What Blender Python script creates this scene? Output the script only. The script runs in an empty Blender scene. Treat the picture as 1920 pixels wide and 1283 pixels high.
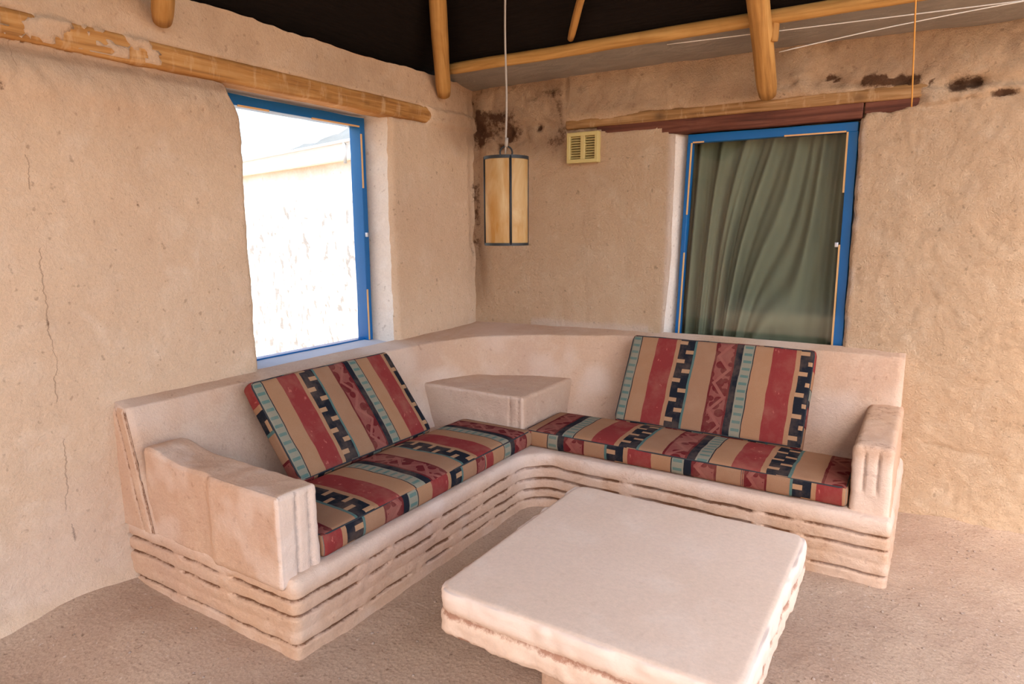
import bpy, math
import numpy as np
from mathutils import Matrix, Vector

sc = bpy.context.scene
COL = sc.collection

# ------------------------------------------------------------------ camera
cam_d = bpy.data.cameras.new('camera')
cam = bpy.data.objects.new('camera', cam_d)
COL.objects.link(cam)
cam_d.sensor_width = 36.0
cam_d.lens = 36.0 * 1240.7 / 1920.0
cam_d.clip_start = 0.05
cam_d.clip_end = 500
CAM = Vector((2.97, -4.18, 1.6))
cam.matrix_world = Matrix(((0.845917, -0.087560, 0.526078, CAM.x),
                           (0.533303, 0.145416, -0.833332, CAM.y),
                           (-0.003533, 0.985488, 0.169705, CAM.z),
                           (0, 0, 0, 1)))
sc.camera = cam

# ------------------------------------------------------------------ light
world = bpy.data.worlds.new('sky')
sc.world = world
world.use_nodes = True
wn = world.node_tree.nodes
wl = world.node_tree.links
sky = wn.new('ShaderNodeTexSky')
sky.sky_type = 'NISHITA'
sky.sun_disc = False
sky.sun_elevation = math.radians(50)
sky.sun_rotation = math.radians(160)
sky.air_density = 1.0
sky.dust_density = 2.5
sky.ozone_density = 1.0
bgn = wn['Background']
wl.new(sky.outputs[0], bgn.inputs[0])
bgn.inputs[1].default_value = 0.42

sun_d = bpy.data.lights.new('sun', 'SUN')
sun_d.energy = 4.4
sun_d.angle = math.radians(0.6)
sun_d.color = (1.0, 0.90, 0.76)
sun = bpy.data.objects.new('sun', sun_d)
COL.objects.link(sun)
sun.rotation_euler = Vector((0.0, -0.62, 0.78)).to_track_quat('Z', 'Y').to_euler()

sc.view_settings.view_transform = 'Standard'
sc.view_settings.look = 'None'
sc.view_settings.gamma = 1.0
sc.view_settings.use_curve_mapping = False
sc.view_settings.exposure = 1.0
sc.cycles.use_denoising = True
sc.cycles.max_bounces = 10
sc.cycles.diffuse_bounces = 6
sc.cycles.transparent_max_bounces = 12
sc.cycles.sample_clamp_indirect = 8.0

# ------------------------------------------------------------------ numpy noise
def _hash(i, j, k):
    i = i.astype(np.uint32); j = j.astype(np.uint32); k = k.astype(np.uint32)
    h = i * np.uint32(374761393) + j * np.uint32(668265263) + k * np.uint32(2147483647 - 58)
    h = (h ^ (h >> np.uint32(13))) * np.uint32(1274126177)
    h = h ^ (h >> np.uint32(16))
    return (h & np.uint32(0xffff)).astype(np.float64) / 65535.0 * 2 - 1

def noise(p):
    p = np.asarray(p, float)
    f = np.floor(p); t = p - f
    i = f.astype(np.int64)
    t = t * t * t * (t * (t * 6 - 15) + 10)
    r = 0
    for dx in (0, 1):
        wx = t[..., 0] if dx else 1 - t[..., 0]
        for dy in (0, 1):
            wy = t[..., 1] if dy else 1 - t[..., 1]
            for dz in (0, 1):
                wz = t[..., 2] if dz else 1 - t[..., 2]
                r = r + wx * wy * wz * _hash(i[..., 0] + dx, i[..., 1] + dy, i[..., 2] + dz)
    return r

def fbm(p, s, o=3, seed=0.0):
    p = np.asarray(p, float) * s + seed + 100.3
    r = 0; a = 1.0; n = 0
    for _ in range(o):
        r = r + a * noise(p); n += a
        p = p * 2.03 + 7.7; a *= 0.5
    return r / n

def sstep(a, b, x):
    t = np.clip((x - a) / (b - a), 0, 1)
    return t * t * (3 - 2 * t)

# ------------------------------------------------------------------ object helpers
def thing(name, label, cat, loc=(0, 0, 0), group=None):
    o = bpy.data.objects.new(name, None)
    o.empty_display_size = 0.1
    COL.objects.link(o)
    o.location = loc
    o['label'] = label
    o['category'] = cat
    if group: o['group'] = group
    return o

def tag(o, label, cat, group=None):
    o['label'] = label; o['category'] = cat
    if group: o['group'] = group
    return o

def struct_empty(name, loc=(0, 0, 0)):
    o = bpy.data.objects.new(name, None)
    o.empty_display_size = 0.1
    COL.objects.link(o); o.location = loc; o['kind'] = 'structure'
    return o

def root_loc(o):
    v = Vector((0, 0, 0))
    while o is not None:
        v += o.location; o = o.parent
    return np.array(v)

def mk(name, V, F, mat, parent=None, uv=None, attr=None, smooth=True, kind=None, label=None, origin=None):
    """one mesh object; V is in world space"""
    V = np.asarray(V, float)
    if parent is not None:
        base = root_loc(parent)
        org = np.array(origin) if origin is not None else base
    else:
        base = np.zeros(3)
        org = np.array(origin) if origin is not None else np.zeros(3)
    me = bpy.data.meshes.new(name)
    me.from_pydata((V - org).tolist(), [], [list(map(int, f)) for f in F])
    if uv is not None:
        l = me.uv_layers.new(name='UVMap')
        l.data.foreach_set('uv', np.asarray(uv, float).ravel())
    if attr is not None:
        for k, a in attr.items():
            at = me.attributes.new(k, 'FLOAT', 'POINT')
            at.data.foreach_set('value', np.asarray(a, float))
    if smooth:
        me.polygons.foreach_set('use_smooth', np.ones(len(me.polygons), bool))
    me.update()
    me.materials.append(mat)
    o = bpy.data.objects.new(name, me)
    COL.objects.link(o)
    if parent is not None:
        o.parent = parent
    o.location = (org - base).tolist()
    if kind: o['kind'] = kind
    if label: o['label'] = label
    return o

def axis_pts(lo, hi, r, step):
    L = hi - lo
    e = np.array([0, .2, .5, .8, 1.0]) * r
    n = max(2, int(math.ceil((L - 2 * r) / step)) + 1)
    mid = np.linspace(lo + r, hi - r, n)
    return np.concatenate([lo + e[:-1], mid, (hi - e[:-1])[::-1]])

def rbox(lo, hi, r, step=0.03, rv=0.0, disp=None):
    """rounded box; returns verts, faces, normals, faceids(0..5 = -x,+x,-y,+y,-z,+z), raw positions"""
    lo = np.array(lo, float); hi = np.array(hi, float)
    r = min(r, *(0.49 * (hi - lo)))
    if isinstance(step, (int, float)): step = (step,) * 3
    ax = [axis_pts(lo[i], hi[i], r, step[i]) for i in range(3)]
    Vs = []; Fs = []; ids = []; off = 0
    for d in range(3):
        a, b = (d + 1) % 3, (d + 2) % 3
        A, B = np.meshgrid(ax[a], ax[b], indexing='ij')
        na, nb = A.shape
        idx = np.arange(na * nb).reshape(na, nb)
        q = np.stack([idx[:-1, :-1], idx[1:, :-1], idx[1:, 1:], idx[:-1, 1:]], -1).reshape(-1, 4)
        for s in (0, 1):
            P = np.zeros((na * nb, 3))
            P[:, a] = A.ravel(); P[:, b] = B.ravel(); P[:, d] = (lo, hi)[s][d]
            Vs.append(P)
            Fs.append((q if s else q[:, ::-1]) + off)
            ids.append(np.full(len(q), d * 2 + s)); off += len(P)
    V = np.concatenate(Vs); F = np.concatenate(Fs); ids = np.concatenate(ids)
    key = np.round(V * 1e5).astype(np.int64)
    _, first, inv = np.unique(key, axis=0, return_index=True, return_inverse=True)
    V = V[first]; F = inv.ravel()[F]
    raw = V.copy()
    c = np.clip(V, lo + r, hi - r)
    dv = V - c
    ln = np.linalg.norm(dv, axis=1, keepdims=True)
    N = dv / np.maximum(ln, 1e-9)
    V = c + N * r
    if rv > r:
        xy = V[:, :2]
        c2 = np.clip(xy, lo[:2] + rv, hi[:2] - rv)
        d2 = xy - c2
        m = np.abs(d2).max(1); l2 = np.linalg.norm(d2, axis=1)
        k = np.where((np.abs(d2).min(1) > 1e-9) & (l2 > 1e-9), m / np.maximum(l2, 1e-9), 1.0)
        V[:, :2] = c2 + d2 * k[:, None]
    if disp is not None:
        V = V + N * disp(V, N)[:, None]
    return V, F, N, ids, raw

def join(parts):
    V = []; F = []; off = 0
    for v, f in parts:
        V.append(np.asarray(v, float)); F += [[int(i) + off for i in q] for q in f]; off += len(v)
    return np.concatenate(V), F

def tube(pts, rad, n=10, cap=True, closed=False):
    pts = np.asarray(pts, float)
    m = len(pts)
    rad = np.broadcast_to(np.asarray(rad, float), (m,))
    if closed:
        T = np.roll(pts, -1, 0) - np.roll(pts, 1, 0)
    else:
        T = np.gradient(pts, axis=0)
    T /= np.linalg.norm(T, axis=1, keepdims=True)
    ref = np.array([0, 0, 1.0]) if abs(T[0][2]) < .9 else np.array([1.0, 0, 0])
    V = []
    u = np.cross(T[0], ref); u /= np.linalg.norm(u)
    for i in range(m):
        u = u - T[i] * np.dot(u, T[i]); u /= np.linalg.norm(u)
        w = np.cross(T[i], u)
        a = np.linspace(0, 2 * np.pi, n, endpoint=False)
        V.append(pts[i] + rad[i] * (np.cos(a)[:, None] * u + np.sin(a)[:, None] * w))
    V = np.concatenate(V)
    F = []
    for i in range(m if closed else m - 1):
        j = (i + 1) % m
        for k in range(n):
            k2 = (k + 1) % n
            F.append([i * n + k, i * n + k2, j * n + k2, j * n + k])
    if cap and not closed:
        F.append(list(range(n))[::-1]); F.append([(m - 1) * n + k for k in range(n)])
    return V, F

# ------------------------------------------------------------------ materials
def srgb(r, g, b):
    def f(c):
        c /= 255.0
        return c / 12.92 if c <= .04045 else ((c + .055) / 1.055) ** 2.4
    return (f(r), f(g), f(b), 1.0)

class NT:
    def __init__(s, name):
        s.m = bpy.data.materials.new(name); s.m.use_nodes = True
        s.t = s.m.node_tree; s.n = s.t.nodes; s.l = s.t.links
        s.b = s.n['Principled BSDF']; s.out = s.n['Material Output']
    def put(s, sock, v):
        if hasattr(v, 'default_value') or hasattr(v, 'is_output'): s.l.new(v, sock)
        else: sock.default_value = v
    def math(s, op, a, b=0.0, c=0.0):
        n = s.n.new('ShaderNodeMath'); n.operation = op
        for i, v in enumerate((a, b, c)): s.put(n.inputs[i], v)
        return n.outputs[0]
    def mix(s, fac, a, b, mode='MIX'):
        n = s.n.new('ShaderNodeMix'); n.data_type = 'RGBA'; n.blend_type = mode
        s.put(n.inputs[0], fac); s.put(n.inputs[6], a); s.put(n.inputs[7], b)
        return n.outputs[2]
    def noise(s, vec, scale, detail=4.0, rough=.6, dist=0.0):
        n = s.n.new('ShaderNodeTexNoise')
        s.put(n.inputs['Vector'], vec); n.inputs['Scale'].default_value = scale
        n.inputs['Detail'].default_value = detail; n.inputs['Roughness'].default_value = rough
        n.inputs['Distortion'].default_value = dist
        return n.outputs[0]
    def vor(s, vec, scale, feature='F1'):
        n = s.n.new('ShaderNodeTexVoronoi'); n.feature = feature
        s.put(n.inputs['Vector'], vec); n.inputs['Scale'].default_value = scale
        return n.outputs[0]
    def pos(s):
        return s.n.new('ShaderNodeNewGeometry').outputs['Position']
    def mapv(s, vec, scale):
        n = s.n.new('ShaderNodeMapping'); s.put(n.inputs[0], vec); n.inputs['Scale'].default_value = scale
        return n.outputs[0]
    def sep(s, vec):
        n = s.n.new('ShaderNodeSeparateXYZ'); s.put(n.inputs[0], vec); return n.outputs
    def ramp(s, fac, stops, const=False):
        n = s.n.new('ShaderNodeValToRGB'); s.put(n.inputs[0], fac)
        cr = n.color_ramp
        if const: cr.interpolation = 'CONSTANT'
        cr.elements[0].position = stops[0][0]; cr.elements[0].color = stops[0][1]
        cr.elements[1].position = stops[1][0]; cr.elements[1].color = stops[1][1]
        for p, c in stops[2:]:
            e = cr.elements.new(p); e.color = c
        return n.outputs[0]
    def attr(s, name):
        n = s.n.new('ShaderNodeAttribute'); n.attribute_name = name; return n.outputs['Fac']
    def bump(s, h, strength, dist=0.01, normal=None):
        n = s.n.new('ShaderNodeBump'); n.inputs['Strength'].default_value = strength
        n.inputs['Distance'].default_value = dist; s.put(n.inputs['Height'], h)
        if normal is not None: s.l.new(normal, n.inputs['Normal'])
        return n.outputs[0]
    def fin(s, col, rough=.9, normal=None, spec=.2, metal=0.0):
        s.put(s.b.inputs['Base Color'], col); s.put(s.b.inputs['Roughness'], rough)
        s.b.inputs['Specular IOR Level'].default_value = spec
        s.b.inputs['Metallic'].default_value = metal
        if normal is not None: s.l.new(normal, s.b.inputs['Normal'])
        return s.m

def plaster(name, c1, c2, c3, dark, bumps=1.0, swirl=14.0, grain=90.0, crack=False, speck=.35, tonec=srgb(150, 116, 88)):
    t = NT(name); p = t.pos()
    big = t.noise(p, 1.3, 4, .6)
    mid = t.noise(p, 6.0, 5, .65, .4)
    col = t.mix(t.ramp(big, [(.35, (0, 0, 0, 1)), (.68, (1, 1, 1, 1))]), c1, c2)
    col = t.mix(t.ramp(mid, [(.5, (0, 0, 0, 1)), (.75, (.75, .75, .75, 1))]), col, c3)
    fine = t.noise(p, grain, 3, .7)
    col = t.mix(.22, col, t.ramp(fine, [(.3, (.45, .45, .45, 1)), (.7, (1, 1, 1, 1))]), 'MULTIPLY')
    sp = t.noise(p, 28.0, 2, .5)
    col = t.mix(t.math('MULTIPLY', t.ramp(sp, [(.665, (0, 0, 0, 1)), (.74, (1, 1, 1, 1))]), speck), col, dark)
    if crack:
        x, y, z = t.sep(p)
        wob = t.math('MULTIPLY', t.math('SUBTRACT', t.noise(t.mapv(p, (0, 0, 1)), 3.2, 6, .62), .5), .16)
        d = t.math('ABSOLUTE', t.math('SUBTRACT', t.math('SUBTRACT', y, wob), -2.955))
        m = t.math('LESS_THAN', d, t.math('MULTIPLY', t.noise(p, 7.0, 2, .5), .0042))
        brk = t.math('GREATER_THAN', t.noise(p, 3.3, 2, .5), .52)
        col = t.mix(t.math('MULTIPLY', t.math('MULTIPLY', m, brk), .42), col, dark)
    st = t.attr('stain')
    tone = t.attr('tone')
    col = t.mix(t.math('MULTIPLY', tone, t.math('ADD', .5, t.math('MULTIPLY', mid, 1.0))), col, tonec)
    rag = t.math('SUBTRACT', t.noise(p, 34.0, 6, .8), .5)
    stn = t.ramp(t.math('ADD', st, t.math('MULTIPLY', rag, 1.5)), [(.30, (0, 0, 0, 1)), (.62, (1, 1, 1, 1))])
    stn = t.math('MULTIPLY', stn, t.math('MINIMUM', t.math('MULTIPLY', st, 3.0), .92))
    col = t.mix(stn, col, dark)
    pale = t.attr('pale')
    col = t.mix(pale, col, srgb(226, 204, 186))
    sw = t.noise(p, swirl, 7, .74, .25)
    n1 = t.bump(sw, min(1.0, .55 * bumps), .03 * max(1.0, .8 * bumps))
    n2 = t.bump(fine, .5 * bumps, .006, n1)
    return t.fin(col, .93, n2, .12)

M_WALL_L = plaster('tan plaster', srgb(219, 187, 155), srgb(212, 178, 146), srgb(226, 198, 170), srgb(92, 60, 38), .95, 17, 85, True)
M_WALL_B = plaster('rough tan plaster', srgb(226, 191, 154), srgb(218, 181, 144), srgb(232, 203, 170), srgb(88, 56, 36), 1.6, 24, 110)
M_REVEAL = plaster('white plaster', srgb(228, 212, 195), srgb(222, 204, 186), srgb(234, 222, 208), srgb(140, 105, 80), .6, 16, 90)
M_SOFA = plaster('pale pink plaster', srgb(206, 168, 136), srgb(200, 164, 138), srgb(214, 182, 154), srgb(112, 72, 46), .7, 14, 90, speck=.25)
M_TABLE = plaster('pale cement', srgb(226, 196, 170), srgb(220, 188, 160), srgb(230, 204, 180), srgb(150, 98, 70), .22, 7, 70, speck=.12)
M_OUT = plaster('sunlit adobe', srgb(210, 202, 196), srgb(202, 192, 184), srgb(220, 214, 210), srgb(118, 116, 118), 1.0, 6, 40)

def m_floor():
    t = NT('gravelly dirt'); p = t.pos()
    big = t.noise(p, 1.6, 5, .65)
    col = t.mix(t.ramp(big, [(.35, (0, 0, 0, 1)), (.66, (1, 1, 1, 1))]), srgb(199, 167, 141), srgb(214, 184, 156))
    g = t.noise(p, 120, 3, .75)
    col = t.mix(.5, col, t.ramp(g, [(.28, (.4, .37, .35, 1)), (.72, (1, 1, 1, 1))]), 'MULTIPLY')
    v = t.vor(p, 60)
    sp = t.noise(p, 45, 2, .5)
    col = t.mix(t.ramp(sp, [(.66, (0, 0, 0, 1)), (.74, (.6, .6, .6, 1))]), col, srgb(120, 92, 74))
    col = t.mix(t.ramp(sp, [(.24, (.6, .6, .6, 1)), (.31, (0, 0, 0, 1))]), col, srgb(226, 206, 188))
    n1 = t.bump(t.noise(p, 34, 7, .8), .8, .016)
    n2 = t.bump(v, .5, .006, n1)
    return t.fin(col, .95, n2, .1)
M_FLOOR = m_floor()

def m_ground():
    t = NT('pale sandy ground'); p = t.pos()
    n = t.noise(p, .8, 5, .6)
    col = t.mix(n, srgb(196, 166, 136), srgb(214, 186, 154))
    return t.fin(col, .95, t.bump(t.noise(p, 8, 5, .7), .5, .03), .1)
M_GROUND = m_ground()

def m_wood(name, c1, c2, c3, axis, fs=1.0, drips=False, own=False):
    t = NT(name); p = t.pos()
    if own:
        cb = t.n.new('ShaderNodeCombineXYZ')
        for k_, a_ in enumerate(('gx', 'gy', 'gz')): t.put(cb.inputs[k_], t.attr(a_))
        p = cb.outputs[0]
    sc_ = [38.0 * fs] * 3; sc_[axis] = 1.6
    g = t.noise(t.mapv(p, tuple(sc_)), 1.0, 6, .65, .6)
    col = t.ramp(g, [(.3, c1), (.5, c2), (.72, c3)])
    blot = t.noise(p, 5.0, 3, .6)
    col = t.mix(t.ramp(blot, [(.52, (0, 0, 0, 1)), (.78, (.5, .5, .5, 1))]), col, c1)
    if drips:
        s2 = [5.0] * 3; s2[axis] = 17.0
        dr = t.noise(t.mapv(p, tuple(s2)), 1.0, 4, .7)
        col = t.mix(t.ramp(dr, [(.54, (0, 0, 0, 1)), (.74, (.55, .55, .55, 1))]), col, srgb(214, 178, 136))
    st = t.attr('stain')
    col = t.mix(st, col, srgb(50, 32, 20))
    return t.fin(col, .7, t.bump(g, .35, .006), .25)
WY = (srgb(126, 82, 42), srgb(172, 120, 64), srgb(196, 150, 94))
M_WOOD_X = m_wood('weathered wood along x', srgb(104, 72, 42), srgb(150, 110, 66), srgb(182, 142, 98), 0, 1.0, True)
M_WOOD_Y = m_wood('weathered wood along y', *WY, 1, 1.0, True)
M_WOOD_P = m_wood('honey pole wood', srgb(136, 94, 48), srgb(178, 130, 70), srgb(198, 154, 92), 2, .7, False, True)
M_WOOD_PX = m_wood('honey purlin wood', srgb(150, 106, 54), srgb(184, 138, 76), srgb(202, 160, 98), 2, .7, False, True)
M_WOOD_R = m_wood('red brown board', srgb(66, 36, 26), srgb(98, 54, 38), srgb(124, 76, 56), 0)

def m_plain(name, col, rough=.6, spec=.3, var=.15, bump=.15, scale=30, metal=0.0):
    t = NT(name); p = t.pos()
    n = t.noise(p, scale, 4, .6)
    c = t.mix(t.math('MULTIPLY', n, var * 2), col, (col[0] * .6, col[1] * .6, col[2] * .6, 1))
    return t.fin(c, rough, t.bump(n, bump, .004), spec, metal)
M_BLUE = m_plain('bright blue paint', srgb(0, 92, 152), .35, .4, .12)
M_TAPE = m_plain('masking tape', srgb(214, 168, 112), .7, .2)
M_BLACK_IRON = m_plain('black iron', srgb(38, 38, 38), .55, .4)
M_CORD = m_plain('grey cord', srgb(170, 156, 142), .7)
M_STRING_W = m_plain('white string', srgb(225, 218, 206), .6)
M_STRING_O = m_plain('orange string', srgb(222, 160, 80), .7)
M_VENT = m_plain('cream metal', srgb(202, 180, 116), .5, .4, .12)
M_VENT_D = m_plain('vent gap', srgb(148, 134, 90), .8)
M_LATCH = m_plain('bright steel', srgb(200, 205, 215), .3, .5, .05, .05, 30, 1.0)
M_ROOM = m_plain('dim inner room', srgb(60, 55, 48), .9)
M_PIPE = m_plain('grey pipe', srgb(170, 172, 176), .5)
M_WHITE = m_plain('white painted fascia', srgb(236, 236, 236), .6, .3, .05)
M_HILL = m_plain('hazy hillside scrub', srgb(122, 124, 126), .95, .05, .6, .6, .12)
M_SILL = m_plain('pale grey cement', srgb(196, 190, 190), .8, .2, .12, .3, 24)
M_PIPING = m_plain('dark piping', srgb(58, 58, 58), .9, .1, .2, .2, 200)

def m_net():
    t = NT('black shade net'); p = t.pos()
    w = t.noise(t.mapv(p, (3, 3, 40)), 3.0, 3, .5)
    col = t.mix(w, srgb(14, 10, 8), srgb(30, 22, 17))
    return t.fin(col, .85, t.bump(w, .6, .01), .1)
M_NET = m_net()

def m_film():
    t = NT('dusty plastic film'); p = t.pos()
    n = t.noise(t.mapv(p, (2.2, 6, 9)), 2.0, 5, .65, .8)
    col = t.mix(n, srgb(104, 98, 90), srgb(158, 148, 136))
    dr = t.noise(p, 38, 3, .7)
    col = t.mix(t.ramp(dr, [(.68, (0, 0, 0, 1)), (.76, (.7, .7, .7, 1))]), col, srgb(205, 192, 176))
    return t.fin(col, .32, t.bump(n, .5, .02), .5)
M_FILM = m_film()

def m_glass():
    t = NT('window glass')
    tr = t.n.new('ShaderNodeBsdfTransparent'); tr.inputs[0].default_value = (.93, .96, .95, 1)
    gl = t.n.new('ShaderNodeBsdfGlossy'); gl.inputs['Roughness'].default_value = .03
    lw = t.n.new('ShaderNodeLayerWeight'); lw.inputs[0].default_value = .5
    fr = t.math('MULTIPLY_ADD', t.math('POWER', lw.outputs['Facing'], 5.0), .94, .024)
    mx = t.n.new('ShaderNodeMixShader')
    t.l.new(fr, mx.inputs[0]); t.l.new(tr.outputs[0], mx.inputs[1]); t.l.new(gl.outputs[0], mx.inputs[2])
    t.l.new(mx.outputs[0], t.out.inputs[0])
    return t.m
M_GLASS = m_glass()

def m_curtain():
    t = NT('olive curtain cloth'); p = t.pos()
    w = t.noise(t.mapv(p, (1, 1, .15)), 14, 3, .5)
    col = t.mix(w, srgb(104, 102, 82), srgb(128, 125, 102))
    return t.fin(col, .95, None, .05)
M_CURTAIN = m_curtain()

def m_paper():
    t = NT('amber hide shade'); p = t.pos()
    n = t.noise(t.mapv(p, (7, 7, 2)), 1.6, 4, .6, .5)
    col = t.mix(t.ramp(n, [(.35, (0, 0, 0, 1)), (.7, (1, 1, 1, 1))]), srgb(212, 160, 84), srgb(238, 214, 162))
    t.put(t.b.inputs['Base Color'], col); t.b.inputs['Roughness'].default_value = .5
    tl = t.n.new('ShaderNodeBsdfTranslucent'); t.l.new(col, tl.inputs[0])
    mx = t.n.new('ShaderNodeMixShader'); mx.inputs[0].default_value = .6
    t.l.new(t.b.outputs[0], mx.inputs[1]); t.l.new(tl.outputs[0], mx.inputs[2])
    t.l.new(mx.outputs[0], t.out.inputs[0])
    return t.m
M_PAPER = m_paper()

def m_fabric():
    t = NT('striped kilim cloth')
    uvn = t.n.new('ShaderNodeUVMap'); uvn.uv_map = 'UVMap'
    u0, v, _ = t.sep(uvn.outputs[0])
    # slightly wavy stripes, as woven
    wob = t.math('MULTIPLY', t.math('SUBTRACT', t.noise(t.mapv(uvn.outputs[0], (6, 9, 1)), 1.0, 2, .5), .5), .016)
    u = t.math('FRACT', t.math('ADD', t.math('ADD', u0, wob), 10.0))
    TAN = srgb(158, 115, 83); TAN2 = srgb(150, 110, 82); RED = srgb(132, 52, 48); NAVY = srgb(33, 34, 39)
    TEAL = srgb(134, 126, 106); FLO = srgb(98, 34, 34); TEALD = srgb(78, 102, 94)
    base = t.ramp(u, [(0, TEAL), (.083, NAVY), (.090, TAN), (.235, RED), (.415, TAN), (.452, NAVY), (.585, TEALD), (.604, TAN2),
                      (.772, FLO), (.945, NAVY)], True)
    def band(a, b): return t.math('MULTIPLY', t.math('GREATER_THAN', u, a), t.math('LESS_THAN', u, b))
    def loc(a, b): return t.math('DIVIDE', t.math('SUBTRACT', u, a), b - a)
    # teal ticks
    fv = t.math('FRACT', t.math('MULTIPLY', v, 1 / .046))
    tick = t.math('MULTIPLY', t.math('LESS_THAN', fv, .36), band(.012, .078))
    c = t.mix(t.math('MULTIPLY', tick, .85), base, srgb(80, 108, 99))
    # key pattern: tan tongues into the navy from alternating sides
    lt = loc(.452, .585)
    cell = t.math('MULTIPLY', v, 1 / .062)
    fc = t.math('FRACT', cell)
    par = t.math('FLOOR', t.math('MULTIPLY', t.math('FRACT', t.math('MULTIPLY', cell, .5)), 2.0))
    side = t.math('ABSOLUTE', t.math('SUBTRACT', par, lt))           # distance from the starting side
    ton = t.math('MULTIPLY', t.math('MULTIPLY', t.math('GREATER_THAN', fc, .12), t.math('LESS_THAN', fc, .52)), t.math('LESS_THAN', side, .52))
    key = t.math('MULTIPLY', ton, band(.452, .585))
    c = t.mix(key, c, srgb(166, 126, 92))
    # floral band: zigzag vine and blotches
    lf = loc(.772, .945)
    tri = t.math('PINGPONG', t.math('MULTIPLY', v, 1 / .085), 1.0)
    zz = t.math('LESS_THAN', t.math('ABSOLUTE', t.math('SUBTRACT', t.math('ADD', .2, t.math('MULTIPLY', tri, .6)), lf)), .09)
    vv = t.n.new('ShaderNodeCombineXYZ'); t.put(vv.inputs[0], t.math('MULTIPLY', lf, 2.2)); t.put(vv.inputs[1], t.math('MULTIPLY', v, 1 / .05))
    blob = t.vor(vv.outputs[0], 1.0)
    bl = t.math('MULTIPLY', t.math('GREATER_THAN', blob, .50), .55)
    fl = t.math('MULTIPLY', t.math('MAXIMUM', t.math('MULTIPLY', zz, .75), bl), band(.79, .93))
    c = t.mix(t.math('MULTIPLY', fl, .8), c, srgb(160, 98, 84))
    # faint flecks in the red band
    rf = t.math('MULTIPLY', t.math('GREATER_THAN', t.noise(t.mapv(uvn.outputs[0], (14, 12, 1)), 1.6, 3, .6), .66), band(.25, .40))
    c = t.mix(t.math('MULTIPLY', rf, .3), c, srgb(214, 130, 112))
    wv = t.n.new('ShaderNodeTexNoise'); t.put(wv.inputs['Vector'], t.mapv(uvn.outputs[0], (220, 260, 1))); wv.inputs['Scale'].default_value = 1.0
    c = t.mix(.22, c, t.ramp(wv.outputs[0], [(.3, (.4, .4, .4, 1)), (.65, (1, 1, 1, 1))]), 'MULTIPLY')
    fade = t.noise(t.mapv(uvn.outputs[0], (5, 6, 1)), 1.0, 4, .65)
    c = t.mix(t.math('MULTIPLY', t.ramp(fade, [(.45, (0, 0, 0, 1)), (.75, (1, 1, 1, 1))]), .22), c, srgb(170, 134, 106))
    return t.fin(c, .95, t.bump(wv.outputs[0], .3, .002), .05)
M_FABRIC = m_fabric()

# ================================================================== SETTING
# ---- exterior ground
def grid_mesh(xs, ys, zf):
    X, Y = np.meshgrid(xs, ys, indexing='ij')
    P = np.stack([X, Y, np.zeros_like(X)], -1).reshape(-1, 3)
    P[:, 2] = zf(P)
    n, m = X.shape
    i = np.arange(n * m).reshape(n, m)
    F = np.stack([i[:-1, :-1], i[1:, :-1], i[1:, 1:], i[:-1, 1:]], -1).reshape(-1, 4)
    return P, F

gp, gf = grid_mesh(np.linspace(-60, 60, 90), np.linspace(-60, 110, 120), lambda P: -.09 + .02 * fbm(P, .3, 2))
mk('ground', gp, gf, M_GROUND, kind='structure')

# ---- floor of the room
def floor_z(P):
    z = .012 * fbm(P, 2.2, 3) + .007 * fbm(P, 9, 3, 5) + .003 * fbm(P, 38, 2, 9)
    # loose dirt heaped against the left end of the bench
    z += .055 * np.exp(-((P[:, 0] - .35) / .5) ** 2 - ((P[:, 1] + 2.95) / .20) ** 2)
    z += .05 * np.exp(-np.maximum(P[:, 0], 0) / .10) + .05 * np.exp(-np.maximum(-P[:, 1], 0) / .10) * sstep(2.7, 3.2, P[:, 0])
    return z - .006
fxs = np.concatenate([np.arange(-.1, 4.2, .022), np.linspace(4.25, 6.6, 30)])
fys = np.concatenate([np.linspace(-7.2, -4.0, 40), np.arange(-3.95, .1, .022)])
P, F = grid_mesh(fxs, fys, floor_z)
mk('floor', P, F, M_FLOOR, kind='structure')

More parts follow.
